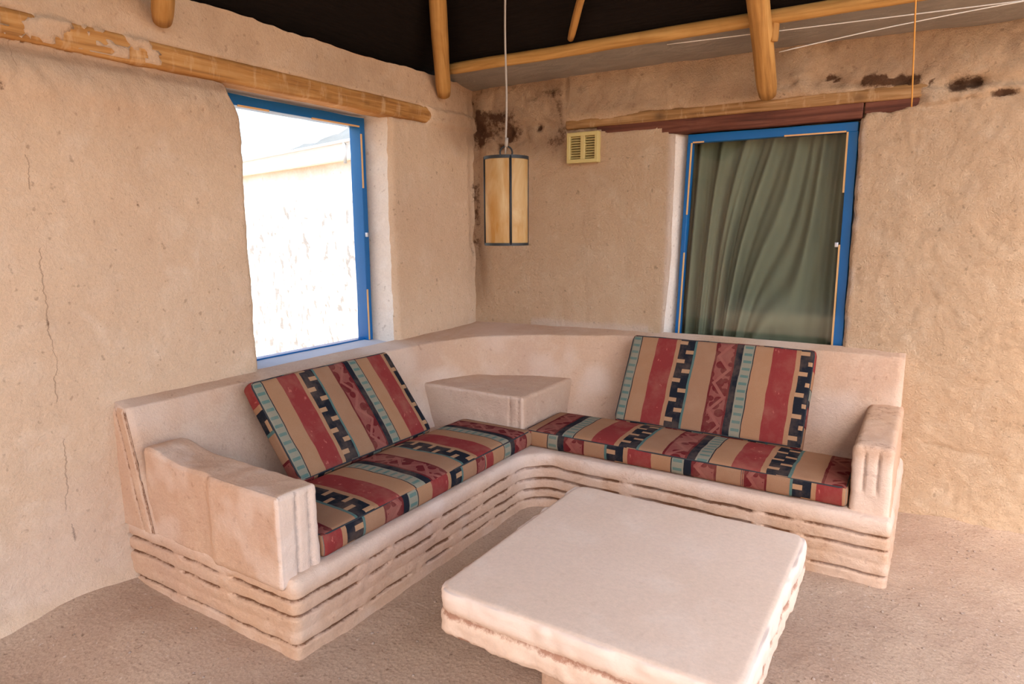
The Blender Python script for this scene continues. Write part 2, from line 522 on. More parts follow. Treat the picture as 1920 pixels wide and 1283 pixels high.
# ---- walls
def wall_grid(us, zs, hole, surf, ragged, bull, to_world, depth, chips=0.006, inner=None):
    """hole=(u0,u1,z0,z1); surf(u,z)->d ; returns wall mesh and reveal mesh"""
    U, Z = np.meshgrid(us, zs, indexing='ij')
    u0, u1, z0, z1 = hole
    du = np.maximum(np.maximum(u0 - U, U - u1), 0); dz = np.maximum(np.maximum(z0 - Z, Z - z1), 0)
    dist = np.hypot(du, dz)
    d = surf(U, Z)
    t = np.clip(dist / bull, 0, 1)
    d = d - bull * (1 - np.sqrt(np.maximum(1 - (1 - t) ** 2, 0)))
    Uw = U + ragged(U, Z, 0); Zw = Z + ragged(U, Z, 1)
    W = to_world(Uw, Zw, d).reshape(-1, 3)
    n, m = U.shape
    i = np.arange(n * m).reshape(n, m)
    q = np.stack([i[:-1, :-1], i[1:, :-1], i[1:, 1:], i[:-1, 1:]], -1)
    uc = (us[:-1] + us[1:]) / 2; zc = (zs[:-1] + zs[1:]) / 2
    inside = ((uc[:, None] > u0) & (uc[:, None] < u1)) & ((zc[None] > z0) & (zc[None] < z1))
    F = q[~inside].reshape(-1, 4)
    # reveal strip
    a0 = int(np.argmin(abs(us - u0))); a1 = int(np.argmin(abs(us - u1))); b0 = int(np.argmin(abs(zs - z0))); b1 = int(np.argmin(abs(zs - z1)))
    loop = [(a0, k) for k in range(b0, b1)] + [(k, b1) for k in range(a0, a1)] + [(a1, k) for k in range(b1, b0, -1)] + [(k, b0) for k in range(a1, a0, -1)]
    ii = np.array([l[0] for l in loop]); jj = np.array([l[1] for l in loop])
    rows = []
    deps = np.linspace(0, 1, 9)
    for e in deps:
        dd = d[ii, jj] * (1 - e) + (-depth) * e
        uu = Uw[ii, jj]; zz = Zw[ii, jj]
        cu = (u0 + u1) / 2; cz = (z0 + z1) / 2
        pp = np.stack([uu * 1.0, zz, dd], -1)
        k = chips * fbm(pp, 22, 3, 3) * (e > 0)
        # settle to the true outline towards the frame
        tu = us[ii]; tz = zs[jj]
        if inner is not None: tu, tz = inner(tu, tz)
        uu = uu * (1 - e) + tu * e + np.sign(uu - cu) * k
        zz = zz * (1 - e) + tz * e
        rows.append(to_world(uu, zz, dd))
    R = np.stack(rows, 0)
    nr, nl, _ = R.shape
    RF = []
    for r in range(nr - 1):
        for l in range(nl):
            l2 = (l + 1) % nl
            RF.append([r * nl + l, r * nl + l2, (r + 1) * nl + l2, (r + 1) * nl + l])
    return W, F, U, Z, R.reshape(-1, 3), RF, dist

def lines(*segs):
    out = []
    for a, b, s in segs:
        n = max(1, int(round((b - a) / s)))
        out.append(np.linspace(a, b, n, endpoint=False))
    out.append(np.array([segs[-1][1]]))
    return np.concatenate(out)

# left wall (plane x=0, faces +x)
HL = (-1.985, -0.905, 0.82, 2.315)
us = lines((-7.2, -3.6, .12), (-3.6, HL[0], .014), (HL[0], HL[1], .03), (HL[1], .06, .014))
zs = lines((-.12, HL[2], .016), (HL[2], HL[3], .018), (HL[3], 2.62, .014))
def surf_left(U, Z):
    p = np.stack([U, U * 0, Z], -1)
    d = .010 * fbm(p, 1.6, 3, 1) + .0055 * fbm(p, 7, 3, 2) + .0026 * fbm(p, 26, 2, 4)
    # above the beam: hand-smeared plaster
    d += sstep(2.36, 2.42, Z) * (.012 * fbm(p, 5, 3, 8) + .012)
    # shoulder of plaster under the beam, further left
    L = sstep(-2.0, -2.25, U)
    d += L * (-.022 * np.exp(-((Z - 2.285) / .03) ** 2) + .03 * np.exp(-((Z - 2.17) / .09) ** 2))
    # channel that bares the beam
    bare = np.clip(sstep(-2.40, -2.32, U + .03 * fbm(p, 9, 2, 22)) + sstep(.10, .22, fbm(p * [1, 1, 1.6], 13, 4, 21)) * (U < -2.3) + sstep(-2.78, -2.86, U + .05 * fbm(p, 11, 3, 23)) * sstep(-.25, -.1, fbm(p, 10, 3, 24)), 0, 1) * sstep(-.50, -.56, U + .06 * fbm(p, 14, 3, 26) + .9 * np.abs(Z - 2.35))
    zb = .007 * fbm(p, 5, 2, 12) + .006 * fbm(p, 21, 2, 14)
    band = sstep(2.296, 2.308, Z + zb) * (1 - sstep(2.400, 2.412, Z + zb))
    d -= .035 * band * bare
    d += .028 * band * (1 - bare)
    d += .012 * sstep(1.95, 2.15, Z) * (1 - sstep(2.28, 2.30, Z)) * L * fbm(p, 20, 3, 25)
    # eroded corner
    d -= .02 * sstep(-.10, 0, U) * sstep(1.0, 1.5, Z) * (1 + fbm(p, 9, 2))
    # base spreads to the dirt
    d += .05 * np.exp(-np.maximum(Z, 0) / .09)
    d -= .03 * np.exp(-((U + 3.02) / .016) ** 2 - ((Z - 2.13) / .018) ** 2)
    return d
def rag_left(U, Z, ax):
    p = np.stack([U * 0, U * 0, Z], -1); q = np.stack([U, U * 0, U * 0], -1)
    if ax == 0:
        w0 = np.exp(-np.abs(U - HL[0]) / .06); w1 = np.exp(-np.abs(U - HL[1]) / .03)
        zin = sstep(.78, .9, Z) * (1 - sstep(2.36, 2.46, Z))
        r = w0 * (.016 * fbm(p, 4.5, 3, 31) + .006 * fbm(p, 22, 2, 33)) + w1 * (.010 * fbm(p, 9, 3, 37) + .007 * fbm(p, 30, 2, 39))
        r -= w0 * .09 * sstep(2.10, 2.31, Z) ** 1.5
        return r * zin
    top = np.exp(-np.abs(Z - 2.62) / .05)
    return top * (.022 * fbm(q, 2.2, 3, 41) + .010 * fbm(q, 16, 2, 43))
def left_world(U, Z, d): return np.stack([d, U, Z], -1)
W, F, U, Z, RV, RF, dist = wall_grid(us, zs, HL, surf_left, rag_left, .035, left_world, .32)
pw = np.stack([U, U * 0, Z], -1)
stain = .75 * np.exp(-((U + 3.02) / .018) ** 2 - ((Z - 2.13) / .02) ** 2)
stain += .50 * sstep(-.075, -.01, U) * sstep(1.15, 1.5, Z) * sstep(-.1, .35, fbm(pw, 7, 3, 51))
stain += .30 * sstep(-.35, -.1, U) * sstep(2.18, 2.32, Z) * sstep(-.25, .3, fbm(pw, 5, 3, 53))
f_t = fbm(pw, 3, 4, 55)
tone = .42 * sstep(2.40, 2.43, Z) * (.6 + f_t)
tone = np.maximum(tone, .75 * np.exp(-((Z - 2.275) / .035) ** 2) * sstep(-1.9, -2.0, U))  # shade under the beam, along with dirt, painted into the tint
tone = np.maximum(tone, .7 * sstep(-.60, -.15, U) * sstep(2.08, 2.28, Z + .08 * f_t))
tone = np.maximum(tone, .30 * sstep(1.75, 2.25, Z + .1 * f_t) * (U < -1.9))
for (cu, cz, su, sz) in ((-2.955, .33, .010, .045), (-2.95, 1.22, .008, .05), (-2.42, 1.95, .012, .014), (-2.55, 1.7, .012, .008)):
    stain += .6 * np.exp(-((U - cu) / su) ** 2 - ((Z - cz) / sz) ** 2)
pale = .28 * sstep(.75, .2, Z) * sstep(0, .5, fbm(pw, 2.2, 3, 57)) * (U < -2.7)
wall_left = mk('wall_left', W, F[:, ::-1], M_WALL_L, attr={'stain': np.clip(stain, 0, 1).ravel(), 'pale': pale.ravel(), 'tone': np.clip(tone, 0, 1).ravel()}, kind='structure')
mk('reveal', RV, RF, M_REVEAL, wall_left, label='whitish plaster lining of the window opening')
# top of the left wall
tx = np.linspace(0.012, -.32, 5)
q = np.stack([us, us * 0, us * 0], -1)
tz = 2.62 + .022 * fbm(q, 2.2, 3, 41) + .010 * fbm(q, 16, 2, 43)
V = np.concatenate([np.stack([np.full(len(us), x), us, tz - .012 * (k > 0)], -1) for k, x in enumerate(tx)] + [np.stack([np.full(len(us), -.32), us, us * 0 - .1], -1)])
n = len(us)
F2 = [[r * n + c, r * n + c + 1, (r + 1) * n + c + 1, (r + 1) * n + c] for r in range(5) for c in range(n - 1)
      if not (r == 4 and HL[0] - .01 < (us[c] + us[c + 1]) / 2 < HL[1] + .01)]
mk('wall_cap', V, F2, M_WALL_L, wall_left)

# back wall (plane y=0, faces -y)
HB = (1.535, 2.580, 0.86, 2.205)
us = lines((-.06, HB[0], .0135), (HB[0], HB[1], .03), (HB[1], 3.55, .0125), (3.55, 4.4, .05))
zs = lines((-.12, HB[2], .0145), (HB[2], HB[3], .0145), (HB[3], 2.605, .012))
def surf_back(U, Z):
    p = np.stack([U, U * 0 + 3.3, Z], -1)
    rt = sstep(2.4, 2.8, U)
    d = .010 * fbm(p, 1.7, 3, 61) + (.007 + .003 * rt) * fbm(p, 8, 3, 62) + (.0034 + .0026 * rt) * fbm(p, 24, 3, 64)
    up = sstep(2.30, 2.36, Z)
    d += up * (.028 * fbm(p, 4.5, 4, 66) + .008 * fbm(p, 15, 3, 68) + .018)
    # channel that bares lintel logs
    zb = (.014 * fbm(p, 8, 3, 71) + .010 * fbm(p, 26, 2, 73)) * np.where((U > 1.50) & (U < 2.57) & (Z < 2.24), .2, 1.0)
    lo = np.where(U < 1.46, 2.225 + .03 * sstep(1.25, .9, U), np.where(U < 2.6, 2.19, 2.205 + .07 * (U - 2.6)))
    hi = np.where(U < 1.3, 2.27 + .085 * (U - .77), 2.322)
    hi = np.where(U > 2.6, 2.322 - .06 * (U - 2.6), hi) + .012 * fbm(p * [1, 0, 0], 6, 3, 76)
    band = sstep(lo - .006, lo + .006, Z + zb) * (1 - sstep(hi - .006, hi + .006, Z + zb * .5))
    ext = sstep(.74, .80, U) * (1 - sstep(2.76, 2.90, U + .06 * fbm(p, 16, 3, 78)))
    d -= .045 * band * ext
    d += .022 * band * (1 - ext) * sstep(2.66, 2.74, U)
    # broken hollows above the window's right end
    hol = np.exp(-((Z - 2.385 + .12 * (U - 2.5)) / .035) ** 2) * sstep(2.12, 2.2, U) * (1 - sstep(2.85, 2.95, U))
    d -= .03 * hol * sstep(0, .3, fbm(p, 9, 3, 75))
    for (cu, cz, su, sz, a) in ((3.0, 2.305, .045, .03, .05), (3.08, 2.31, .035, .025, .05), (3.2, 2.25, .05, .014, .025), (.558, 2.29, .022, .022, .04),
                                (.32, 2.27, .03, .05, .02), (.25, 2.46, .06, .04, .015), (.5, 2.5, .07, .025, .012), (.78, 2.52, .02, .10, .02), (.88, 2.52, .012, .012, .02)):
        d -= a * np.exp(-((U - cu) / su) ** 2 - ((Z - cz) / sz) ** 2)
    d -= .02 * sstep(.12, 0, U) * sstep(.95, 1.4, Z) * (1 + fbm(p, 8, 3, 77))
    d += .022 * sstep(2.08, 2.2, Z) * (1 - sstep(.7, .8, U)) * (fbm(p, 11, 4, 69) - .25)
    d += .06 * np.exp(-np.maximum(Z, 0) / .10) * sstep(2.7, 3.0, U)
    # two shallow cracks low on the right
    for (x0, z0_, sl) in ((2.98, .02 + .0, -.02), (3.0, .42, -.09)):
        zc = z0_ + sl * (U - x0) + .02 * fbm(p * [1, 0, 0], 7, 3, 79)
        d -= .010 * np.exp(-((Z - zc) / .007) ** 2) * sstep(x0, x0 + .03, U) * (1 - sstep(x0 + .32, x0 + .4, U))
    return d
def rag_back(U, Z, ax):
    p = np.stack([U * 0, U * 0, Z], -1); q = np.stack([U, U * 0, U * 0], -1)
    if ax == 0:
        w0 = np.exp(-np.abs(U - HB[0]) / .03); w1 = np.exp(-np.abs(U - HB[1]) / .04)
        zin = sstep(.80, .9, Z) * (1 - sstep(2.22, 2.3, Z))
        r = w0 * (.006 * fbm(p, 6, 3, 81) - .028 * sstep(1.5, .9, Z) + .004) + w1 * (.010 * fbm(p, 6, 3, 83) + .006 * fbm(p, 28, 2, 85))
        return r * zin
    top = np.exp(-np.abs(Z - 2.605) / .05)
    return top * (.014 * fbm(q, 2.4, 3, 91) + .006 * fbm(q, 14, 2, 93) - .02 * sstep(2.4, 3.3, U))
def inner_back(u, z):
    z2 = np.interp(z, [HB[2], HB[3]], [.885, 2.168])
    sk = (2.17 - z2) / 1.27
    return np.interp(u, [HB[0], HB[1]], [0, 1]) * (2.562 + .006 * sk - (1.620 - .038 * sk)) + 1.620 - .038 * sk, z2
def back_world(U, Z, d): return np.stack([U, -d, Z], -1)
W, F, U, Z, RV, RF, dist = wall_grid(us, zs, HB, surf_back, rag_back, .02, back_world, .13, .004, inner_back)
pw = np.stack([U, U * 0, Z], -1)
f1 = fbm(pw, 5, 4, 101); f2 = fbm(pw, 11, 3, 103)
reg = sstep(2.02, 2.22, Z + .07 * f1) * (1 - sstep(.74, .80, U + .02 * f2))
stain = .50 * reg * (1 - sstep(2.5, 2.58, Z)) * sstep(-.15, .40, f1)
stain += .35 * sstep(2.12, 2.2, Z) * (1 - sstep(2.40, 2.48, Z)) * sstep(.45, .2, U) * sstep(-.3, .3, f2)
tone = .75 * reg * (.75 + .5 * f1)
tone = np.maximum(tone, .5 * sstep(2.31, 2.37, Z) * (.6 + .8 * f1))
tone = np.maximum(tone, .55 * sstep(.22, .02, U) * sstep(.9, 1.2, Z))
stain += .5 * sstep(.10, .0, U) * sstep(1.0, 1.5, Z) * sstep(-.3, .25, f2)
hol = np.exp(-((Z - 2.385 + .12 * (U - 2.5)) / .035) ** 2) * sstep(2.12, 2.2, U) * (1 - sstep(2.85, 2.95, U))
stain += .9 * hol * sstep(.02, .2, fbm(pw, 9, 3, 75 - 0) * 0 + f2)
for (cu, cz, su, sz) in ((3.0, 2.305, .05, .035), (3.08, 2.31, .04, .03), (3.2, 2.25, .06, .018), (.558, 2.29, .022, .022), (.32, 2.27, .03, .05)):
    stain += .95 * np.exp(-((U - cu) / su) ** 2 - ((Z - cz) / sz) ** 2)
pale = .5 * sstep(.97, .93, Z + .02 * f2) * sstep(.86, .9, Z) * (U < 1.4) * (U > .5)
pale = np.maximum(pale, .55 * sstep(.05, .015, dist) * (U < 1.6))
pale = np.maximum(pale, .5 * sstep(.04, .01, dist) * (U > 2.5) * sstep(-.1, .2, f2))
wall_back = mk('wall_back', W, F, M_WALL_B, attr={'stain': np.clip(stain, 0, 1).ravel(), 'pale': pale.ravel(), 'tone': np.clip(tone, 0, 1).ravel()}, kind='structure')
mk('reveal', RV, np.array(RF)[:, ::-1], M_REVEAL, wall_back, label='pale smooth plaster lining of the window opening')
q = np.stack([us, us * 0, us * 0], -1)
tz = 2.605 + .014 * fbm(q, 2.4, 3, 91) + .006 * fbm(q, 14, 2, 93) - .02 * sstep(2.4, 3.3, us)
n = len(us)
ty = [-.018, .1, .25, .32]
V = np.concatenate([np.stack([us, np.full(n, y), tz - .01 * (k > 0)], -1) for k, y in enumerate(ty)])
mk('wall_cap', V, [[r * n + c, r * n + c + 1, (r + 1) * n + c + 1, (r + 1) * n + c] for r in range(3) for c in range(n - 1)], M_WALL_B, wall_back)
# end face of the back wall far to the right
V, F_, _, _, _ = rbox((4.34, -.01, -.1), (4.44, .32, 2.58), .03, .1)
mk('wall_end', V, F_, M_WALL_B, wall_back)
# dim room behind the curtained window
x0, x1, y0, y1, z0, z1 = .5, 3.8, .16, 2.2, .0, 2.6
V = [(x0, y0, z0), (x1, y0, z0), (x1, y1, z0), (x0, y1, z0), (x0, y0, z1), (x1, y0, z1), (x1, y1, z1), (x0, y1, z1)]
mk('wall_inner', V, [(0, 1, 2, 3), (7, 6, 5, 4), (3, 2, 6, 7), (0, 3, 7, 4), (1, 5, 6, 2)], M_ROOM, smooth=False, kind='structure')

# ---- ceiling of black net, a hip rising from both walls
cx_ = np.concatenate([np.arange(-.22, 1.4, .05), np.linspace(1.45, 4.25, 18)])
cy_ = np.concatenate([np.linspace(-7.0, -1.8, 30), np.arange(-1.75, -.37, .05), [-.385]])
def ceil_z(P):
    z = np.minimum(np.minimum(2.73 + .83 * P[:, 0], 2.375 - .83 * P[:, 1]), 3.75)
    return z + .010 * fbm(P, 3, 2, 7)
P, F = grid_mesh(cx_, cy_, ceil_z)
P2, F2_ = grid_mesh(np.linspace(-.22, -.012, 10), np.linspace(-.40, .34, 12), lambda P: 2.735 + .83 * P[:, 0])
V, F = join([(P, F[:, ::-1]), (P2, F2_[:, ::-1])])
mk('ceiling', V, F, M_NET, kind='structure')

# added unseen wall behind the camera, keeps bright sky out of the window reflection
gx_ = np.linspace(-12, 16, 60); gz_ = np.linspace(-.15, 4.3, 12)
GX, GZ = np.meshgrid(gx_, gz_, indexing='ij')
pp = np.stack([GX, GX * 0, GZ], -1)
Va = np.stack([GX, -13 + .03 * fbm(pp, 1.5, 3, 3), GZ], -1).reshape(-1, 3)
i = np.arange(len(Va)).reshape(GX.shape)
Fa = np.stack([i[:-1, :-1], i[1:, :-1], i[1:, 1:], i[:-1, 1:]], -1).reshape(-1, 4)
Vb = Va + [0, -.35, 0]
Vc = np.concatenate([Va[i[:, -1]], Vb[i[:, -1]]]); k_ = np.arange(59)
mk('wall_added_sky_block', *join([(Va, Fa[:, ::-1]), (Vb, Fa), (Vc, np.stack([k_, k_ + 1, k_ + 61, k_ + 60], -1))]), M_WALL_B, kind='structure')

# ================================================================== WINDOWS
def box(lo, hi, r=.004, step=.2, disp=None):
    V, F_, _, _, _ = rbox(lo, hi, r, step, disp=disp)
    return V, F_
def pane(a, b):
    V = [((a, b)[i][0], (a, b)[j][1], (a, b)[k][2]) for k in (0, 1) for j in (0, 1) for i in (0, 1)]
    return np.array(V), [(0, 2, 3, 1), (4, 5, 7, 6), (0, 1, 5, 4), (2, 6, 7, 3), (0, 4, 6, 2), (1, 3, 7, 5)]
def wobble(seed, a=.003, s=6):
    return lambda V, N: a * fbm(V, s, 2, seed)

w1 = struct_empty('window_1', (-.25, -1.445, .85))
FX = (-.30, -.205)
mk('frame_top', *box((FX[0], -2.0, 2.245), (FX[1], -.925, 2.300), .004, .05, wobble(1)), M_BLUE, w1)
mk('frame_side', *box((FX[0], -.968, .855), (FX[1], -.925, 2.247), .004, .05, wobble(2, .004, 4)), M_BLUE, w1)
mk('frame_side', *box((FX[0], -2.0, .855), (FX[1], -1.955, 2.247), .004, .05, wobble(3)), M_BLUE, w1)
mk('frame_bottom', *box((FX[0], -1.957, .845), (FX[1] - .03, -.966, .868), .003, .05), M_BLUE, w1)
mk('glass', *pane((-.286, -1.957, .866), (-.281, -.966, 2.247)), M_GLASS, w1, smooth=False)
for a, b, c, d in ((-1.86, -1.66, 2.239, 2.249), (-1.36, -.972, 2.239, 2.249)):
    mk('tape_strip', *box((FX[1] - .004, a, c), (FX[1] + .003, b, d), .001, .2), M_TAPE, w1)
for c, d in ((1.86, 2.20), (.86, 1.20)):
    mk('tape_strip', *box((FX[1] - .004, -.966, c), (FX[1] + .003, -.953, d), .001, .2), M_TAPE, w1)
mk('catch', *box((FX[1], -.962, 1.545), (FX[1] + .018, -.945, 1.575), .004, .02), M_LATCH, w1)
# sloping sill from the glass down to the bench back
def sill_disp(V, N): return .003 * fbm(V, 12, 3, 3)
V, F_, _, _, _ = rbox((-.30, -1.99, .78), (.085, -.86, .856), .012, .03, disp=sill_disp)
V[:, 2] -= (V[:, 0] + .20) * .085
mk('sill', V, F_, M_SILL, w1, label='pale bluish grey cement sill')

w2 = struct_empty('window_2', (2.06, .08, .9))
FY = (.045, .10)
def skew(V):
    V = V.copy(); V[:, 0] += np.where(V[:, 0] < 2.05, -.038, .006) * (2.17 - V[:, 2]) / 1.27; return V
def mk2(name, b, m): return mk(name, skew(b[0]), b[1], m, w2)
mk2('frame_top', box((1.612, FY[0], 2.120), (2.562, FY[1], 2.172), .004, .05, wobble(5)), M_BLUE)
mk2('frame_side', box((1.612, FY[0], .895), (1.640, FY[1], 2.122), .004, .05, wobble(6, .005, 4)), M_BLUE)
mk2('frame_side', box((2.515, FY[0], .895), (2.566, FY[1], 2.122), .004, .05, wobble(7, .005, 4)), M_BLUE)
mk2('frame_bottom', box((1.612, FY[0] + .02, .885), (2.566, FY[1], .904), .003, .05), M_SILL)
V, F_ = pane((1.636, .078, .900), (2.518, .083, 2.124))
mk('glass', skew(V), F_, M_GLASS, w2, smooth=False)
T = FY[0] - .003
for a, b, c, d in ((1.645, 1.715, 2.118, 2.127), (2.18, 2.505, 2.118, 2.127)):
    mk2('tape_strip', box((a, T, c), (b, T + .006, d), .001, .2), M_TAPE)
for a, b, c, d in ((1.633, 1.643, 1.68, 2.12), (1.633, 1.643, .90, 1.44), (2.507, 2.517, 1.79, 2.12), (2.507, 2.517, .90, 1.50)):
    mk2('tape_strip', box((a, T, c), (b, T + .006, d), .001, .2), M_TAPE)
mk2('catch', box((2.488, T - .012, 1.485), (2.508, T + .005, 1.515), .005, .02), M_LATCH)

# curtain
cu = np.linspace(1.50, 2.66, 240); cz = np.linspace(.84, 2.16, 40)
CU, CZ = np.meshgrid(cu, cz, indexing='ij')
h = (2.13 - CZ) / 1.25
s = .30 * np.exp(-((CU - 2.02) / .26) ** 2) + .03
ph = CU + s * h
p = np.stack([ph, CZ * .15, ph * 0], -1)
dep = .036 * np.sin(ph * 44 + 2.2 * fbm(p, 3.2, 2, 5)) + .016 * np.sin(ph * 97 + 3 * fbm(p, 5, 2, 9)) + .014 * fbm(p, 9, 2, 3)
dep *= .55 + .45 * np.clip(h * 1.4 + .2, 0, 1)
P = np.stack([CU, .165 + dep, CZ], -1).reshape(-1, 3)
i = np.arange(P.shape[0]).reshape(CU.shape)
F = np.stack([i[:-1, :-1], i[1:, :-1], i[1:, 1:], i[:-1, 1:]], -1).reshape(-1, 4)
ct = thing('curtain', 'olive grey curtain in slanting folds behind the right window glass', 'curtain', (2.08, .165, .84))
mk('cloth', P, F, M_CURTAIN, ct)
V, F_ = tube([(1.45, .165, 2.155), (2.7, .165, 2.155)], .008, 8)
mk('curtain_rod', V, F_, M_BLACK_IRON, ct)

# ================================================================== BEAMS AND POLES
def beam(lo, hi, r, mat, name, label, cat='beam', knots=(), parent=None, amp=.005):
    V, F_, N, _, _ = rbox(lo, hi, r, (.02, .02, .02), disp=lambda V, N: amp * fbm(V * [1, 1, 1], 5, 3, 2))
    st = np.zeros(len(V))
    for kx, ky, kz, rr in knots:
        st = np.maximum(st, np.exp(-(np.linalg.norm((V - [kx, ky, kz]) * [1, 1, 1.3], axis=1) / rr) ** 2))
    o = mk(name, V, F_, mat, parent, attr={'stain': st}, origin=((lo[0] + hi[0]) / 2, (lo[1] + hi[1]) / 2, lo[2]))
    if label: tag(o, label, cat)
    return o
beam((-.12, -4.6, 2.300), (.014, -.41, 2.410), .022, M_WOOD_Y, 'lintel_beam', 'long plaster-smeared wooden beam set in the left wall above the bright window',
     knots=((.03, -1.42, 2.335, .018), (.03, -1.12, 2.345, .018)))
lb = thing('lintel_beam', 'weathered double beam above the curtained window, yellow log over red-brown board', 'beam', (1.85, 0, 2.2))
beam((.765, -.006, 2.262), (2.88, .12, 2.334), .018, M_WOOD_X, 'log', None, parent=lb, knots=((1.44, -.03, 2.29, .035), (2.56, -.03, 2.29, .03)))
beam((1.00, .002, 2.180), (2.585, .12, 2.266), .008, M_WOOD_R, 'board', None, parent=lb)
beam((2.588, .006, 2.200), (2.90, .12, 2.266), .008, M_WOOD_R, 'board', None, parent=lb)

def pole(p0, p1, r, label, mat=None, name='roof_pole', group=None, bend=.006):
    p0 = np.array(p0, float); p1 = np.array(p1, float)
    n = max(8, int(np.linalg.norm(p1 - p0) / .06))
    t = np.linspace(0, 1, n)[:, None]
    P = p0 + (p1 - p0) * t
    P = P + bend * np.stack([fbm(P, 2.0, 2, k) for k in (1, 5, 9)], -1) * sstep(0, .1, t)
    rad = r * (1 + .05 * fbm(P, 6, 2, 3))
    rad[0] *= .86; rad[1] *= .98
    V, F_ = tube(P, rad, 16)
    aa = np.tile(np.linspace(0, 2 * np.pi, 16, endpoint=False), n)
    al = np.repeat(t[:, 0] * np.linalg.norm(p1 - p0), 16) + p0[0] * 3.7
    o = mk(name, V, F_, mat or M_WOOD_P, origin=p0, attr={'gx': r * np.cos(aa), 'gy': r * np.sin(aa), 'gz': al})
    tag(o, label, 'pole', 'roof poles' if name == 'roof_pole' else group)
    return o
def ext(a, b, k):
    a = np.array(a, float); b = np.array(b, float); return a + (b - a) * k
pole((.05, -.415, 2.50), ext((.05, -.415, 2.50), (.352, -.850, 2.93), 2.5), .052, 'stout roof pole rising from the room corner')
pole((2.105, -.10, 2.335), ext((2.105, -.10, 2.335), (2.128, -.55, 2.705), 3.2), .055, 'stout roof pole standing above the curtained window')
pole((.04, -2.385, 2.50), ext((.04, -2.385, 2.50), (.15, -2.442, 2.545), 9), .045, 'roof pole end above the left wall beam, cut off by the photo edge')
pole((1.025, -.43, 2.715), ext((1.03, -.43, 2.715), (1.245, -.72, 2.835), 3.0), .022, 'thin batten above the long horizontal pole', name='roof_batten')
pole((.075, -.40, 2.662), (4.5, -.40, 2.662), .036, 'long horizontal pole running along the top of the back wall', M_WOOD_PX, name='roof_purlin', bend=.004)
pole((2.180, -.385, 2.545), (2.185, -.395, 2.665), .022, 'short wooden peg beside the pole above the curtained window', name='wooden_peg', bend=0)

# grey plastic film between the pole and the wall top
fu = np.linspace(-.028, 4.4, 240); ft = np.linspace(0, 1, 8)
FU, FT = np.meshgrid(fu, ft, indexing='ij')
p = np.stack([FU, FT, FU * 0], -1)
FYY = -.385 + .398 * FT; FZZ = 2.668 - (.072 + .022 * sstep(1.8, 3.3, FU)) * FT - .02 * np.sin(FT * np.pi) + .010 * fbm(p, 3, 3, 4) * np.sin(FT * np.pi)
left = FU
P = np.stack([left, FYY, FZZ], -1).reshape(-1, 3)
i = np.arange(P.shape[0]).reshape(FU.shape)
F = np.stack([i[:-1, :-1], i[1:, :-1], i[1:, 1:], i[:-1, 1:]], -1).reshape(-1, 4)
o = mk('plastic_sheet', P, F, M_FILM, origin=(2.5, -.2, 2.6))
tag(o, 'dusty grey plastic sheet stretched along the top of the back wall', 'plastic sheet')

def sag(a, b, s, n=24):
    a = np.array(a, float); b = np.array(b, float); t = np.linspace(0, 1, n)[:, None]
    P = a + (b - a) * t; P[:, 2] -= s * (4 * t[:, 0] * (1 - t[:, 0])); return P
V, F_ = tube(sag((1.60, -.36, 2.618), (3.9, -.36, 2.555), .002), .0028, 6)
tag(mk('string', V, F_, M_STRING_W, origin=(1.6, -.36, 2.6)), 'upper white string drawn under the long horizontal pole', 'string', 'strings hung along the back wall')
V, F_ = tube(sag((2.20, -.34, 2.500), (3.35, -.37, 2.572), -.012), .0028, 6)
tag(mk('string', V, F_, M_STRING_W, origin=(2.2, -.34, 2.5)), 'lower white string slanting across the plastic sheet', 'string', 'strings hung along the back wall')
V, F_ = tube([(2.806, -.80, 2.765), (2.808, -.55, 2.59), (2.809, -.30, 2.415), (2.81, -.06, 2.250), (2.81, -.025, 2.215)], .0035, 6)
tag(mk('string', V, F_, M_STRING_O, origin=(2.81, -.02, 2.23)), 'orange string hanging down over the back wall at right', 'string', 'strings hung along the back wall')

# ================================================================== BENCH
sofa = thing('corner_bench', 'built-in L-shaped plaster bench with grooved base in the room corner', 'sofa', (.9, -.9, 0))

def fillet(pts, rads, step=.012):
    """polyline with rounded corners -> dense points"""
    out = []
    n = len(pts)
    P = [np.array(p, float) for p in pts]
    cur = P[0]
    def seg(a, b):
        L = np.linalg.norm(b - a); k = max(1, int(L / step))
        return [a + (b - a) * j / k for j in range(k)]
    for i in range(1, n - 1):
        a, b, c = P[i - 1], P[i], P[i + 1]
        d1 = (a - b) / np.linalg.norm(a - b); d2 = (c - b) / np.linalg.norm(c - b)
        ang = math.acos(np.clip(np.dot(d1, d2), -1, 1)); r = rads[i]
        tl = r / math.tan(ang / 2)
        s, e = b + d1 * tl, b + d2 * tl
        out += seg(cur, s)
        bis = (d1 + d2) / np.linalg.norm(d1 + d2)
        ctr = b + bis * r / math.sin(ang / 2)
        a0 = math.atan2(*(s - ctr)[::-1]); a1 = math.atan2(*(e - ctr)[::-1])
        da = (a1 - a0 + math.pi) % (2 * math.pi) - math.pi
        k = max(4, int(abs(da) * r / step * 1.0))
        out += [ctr + r * np.array([math.cos(a0 + da * j / k), math.sin(a0 + da * j / k)]) for j in range(k)]
        cur = e
    out += seg(cur, P[-1]) + [P[-1]]
    return np.array(out)

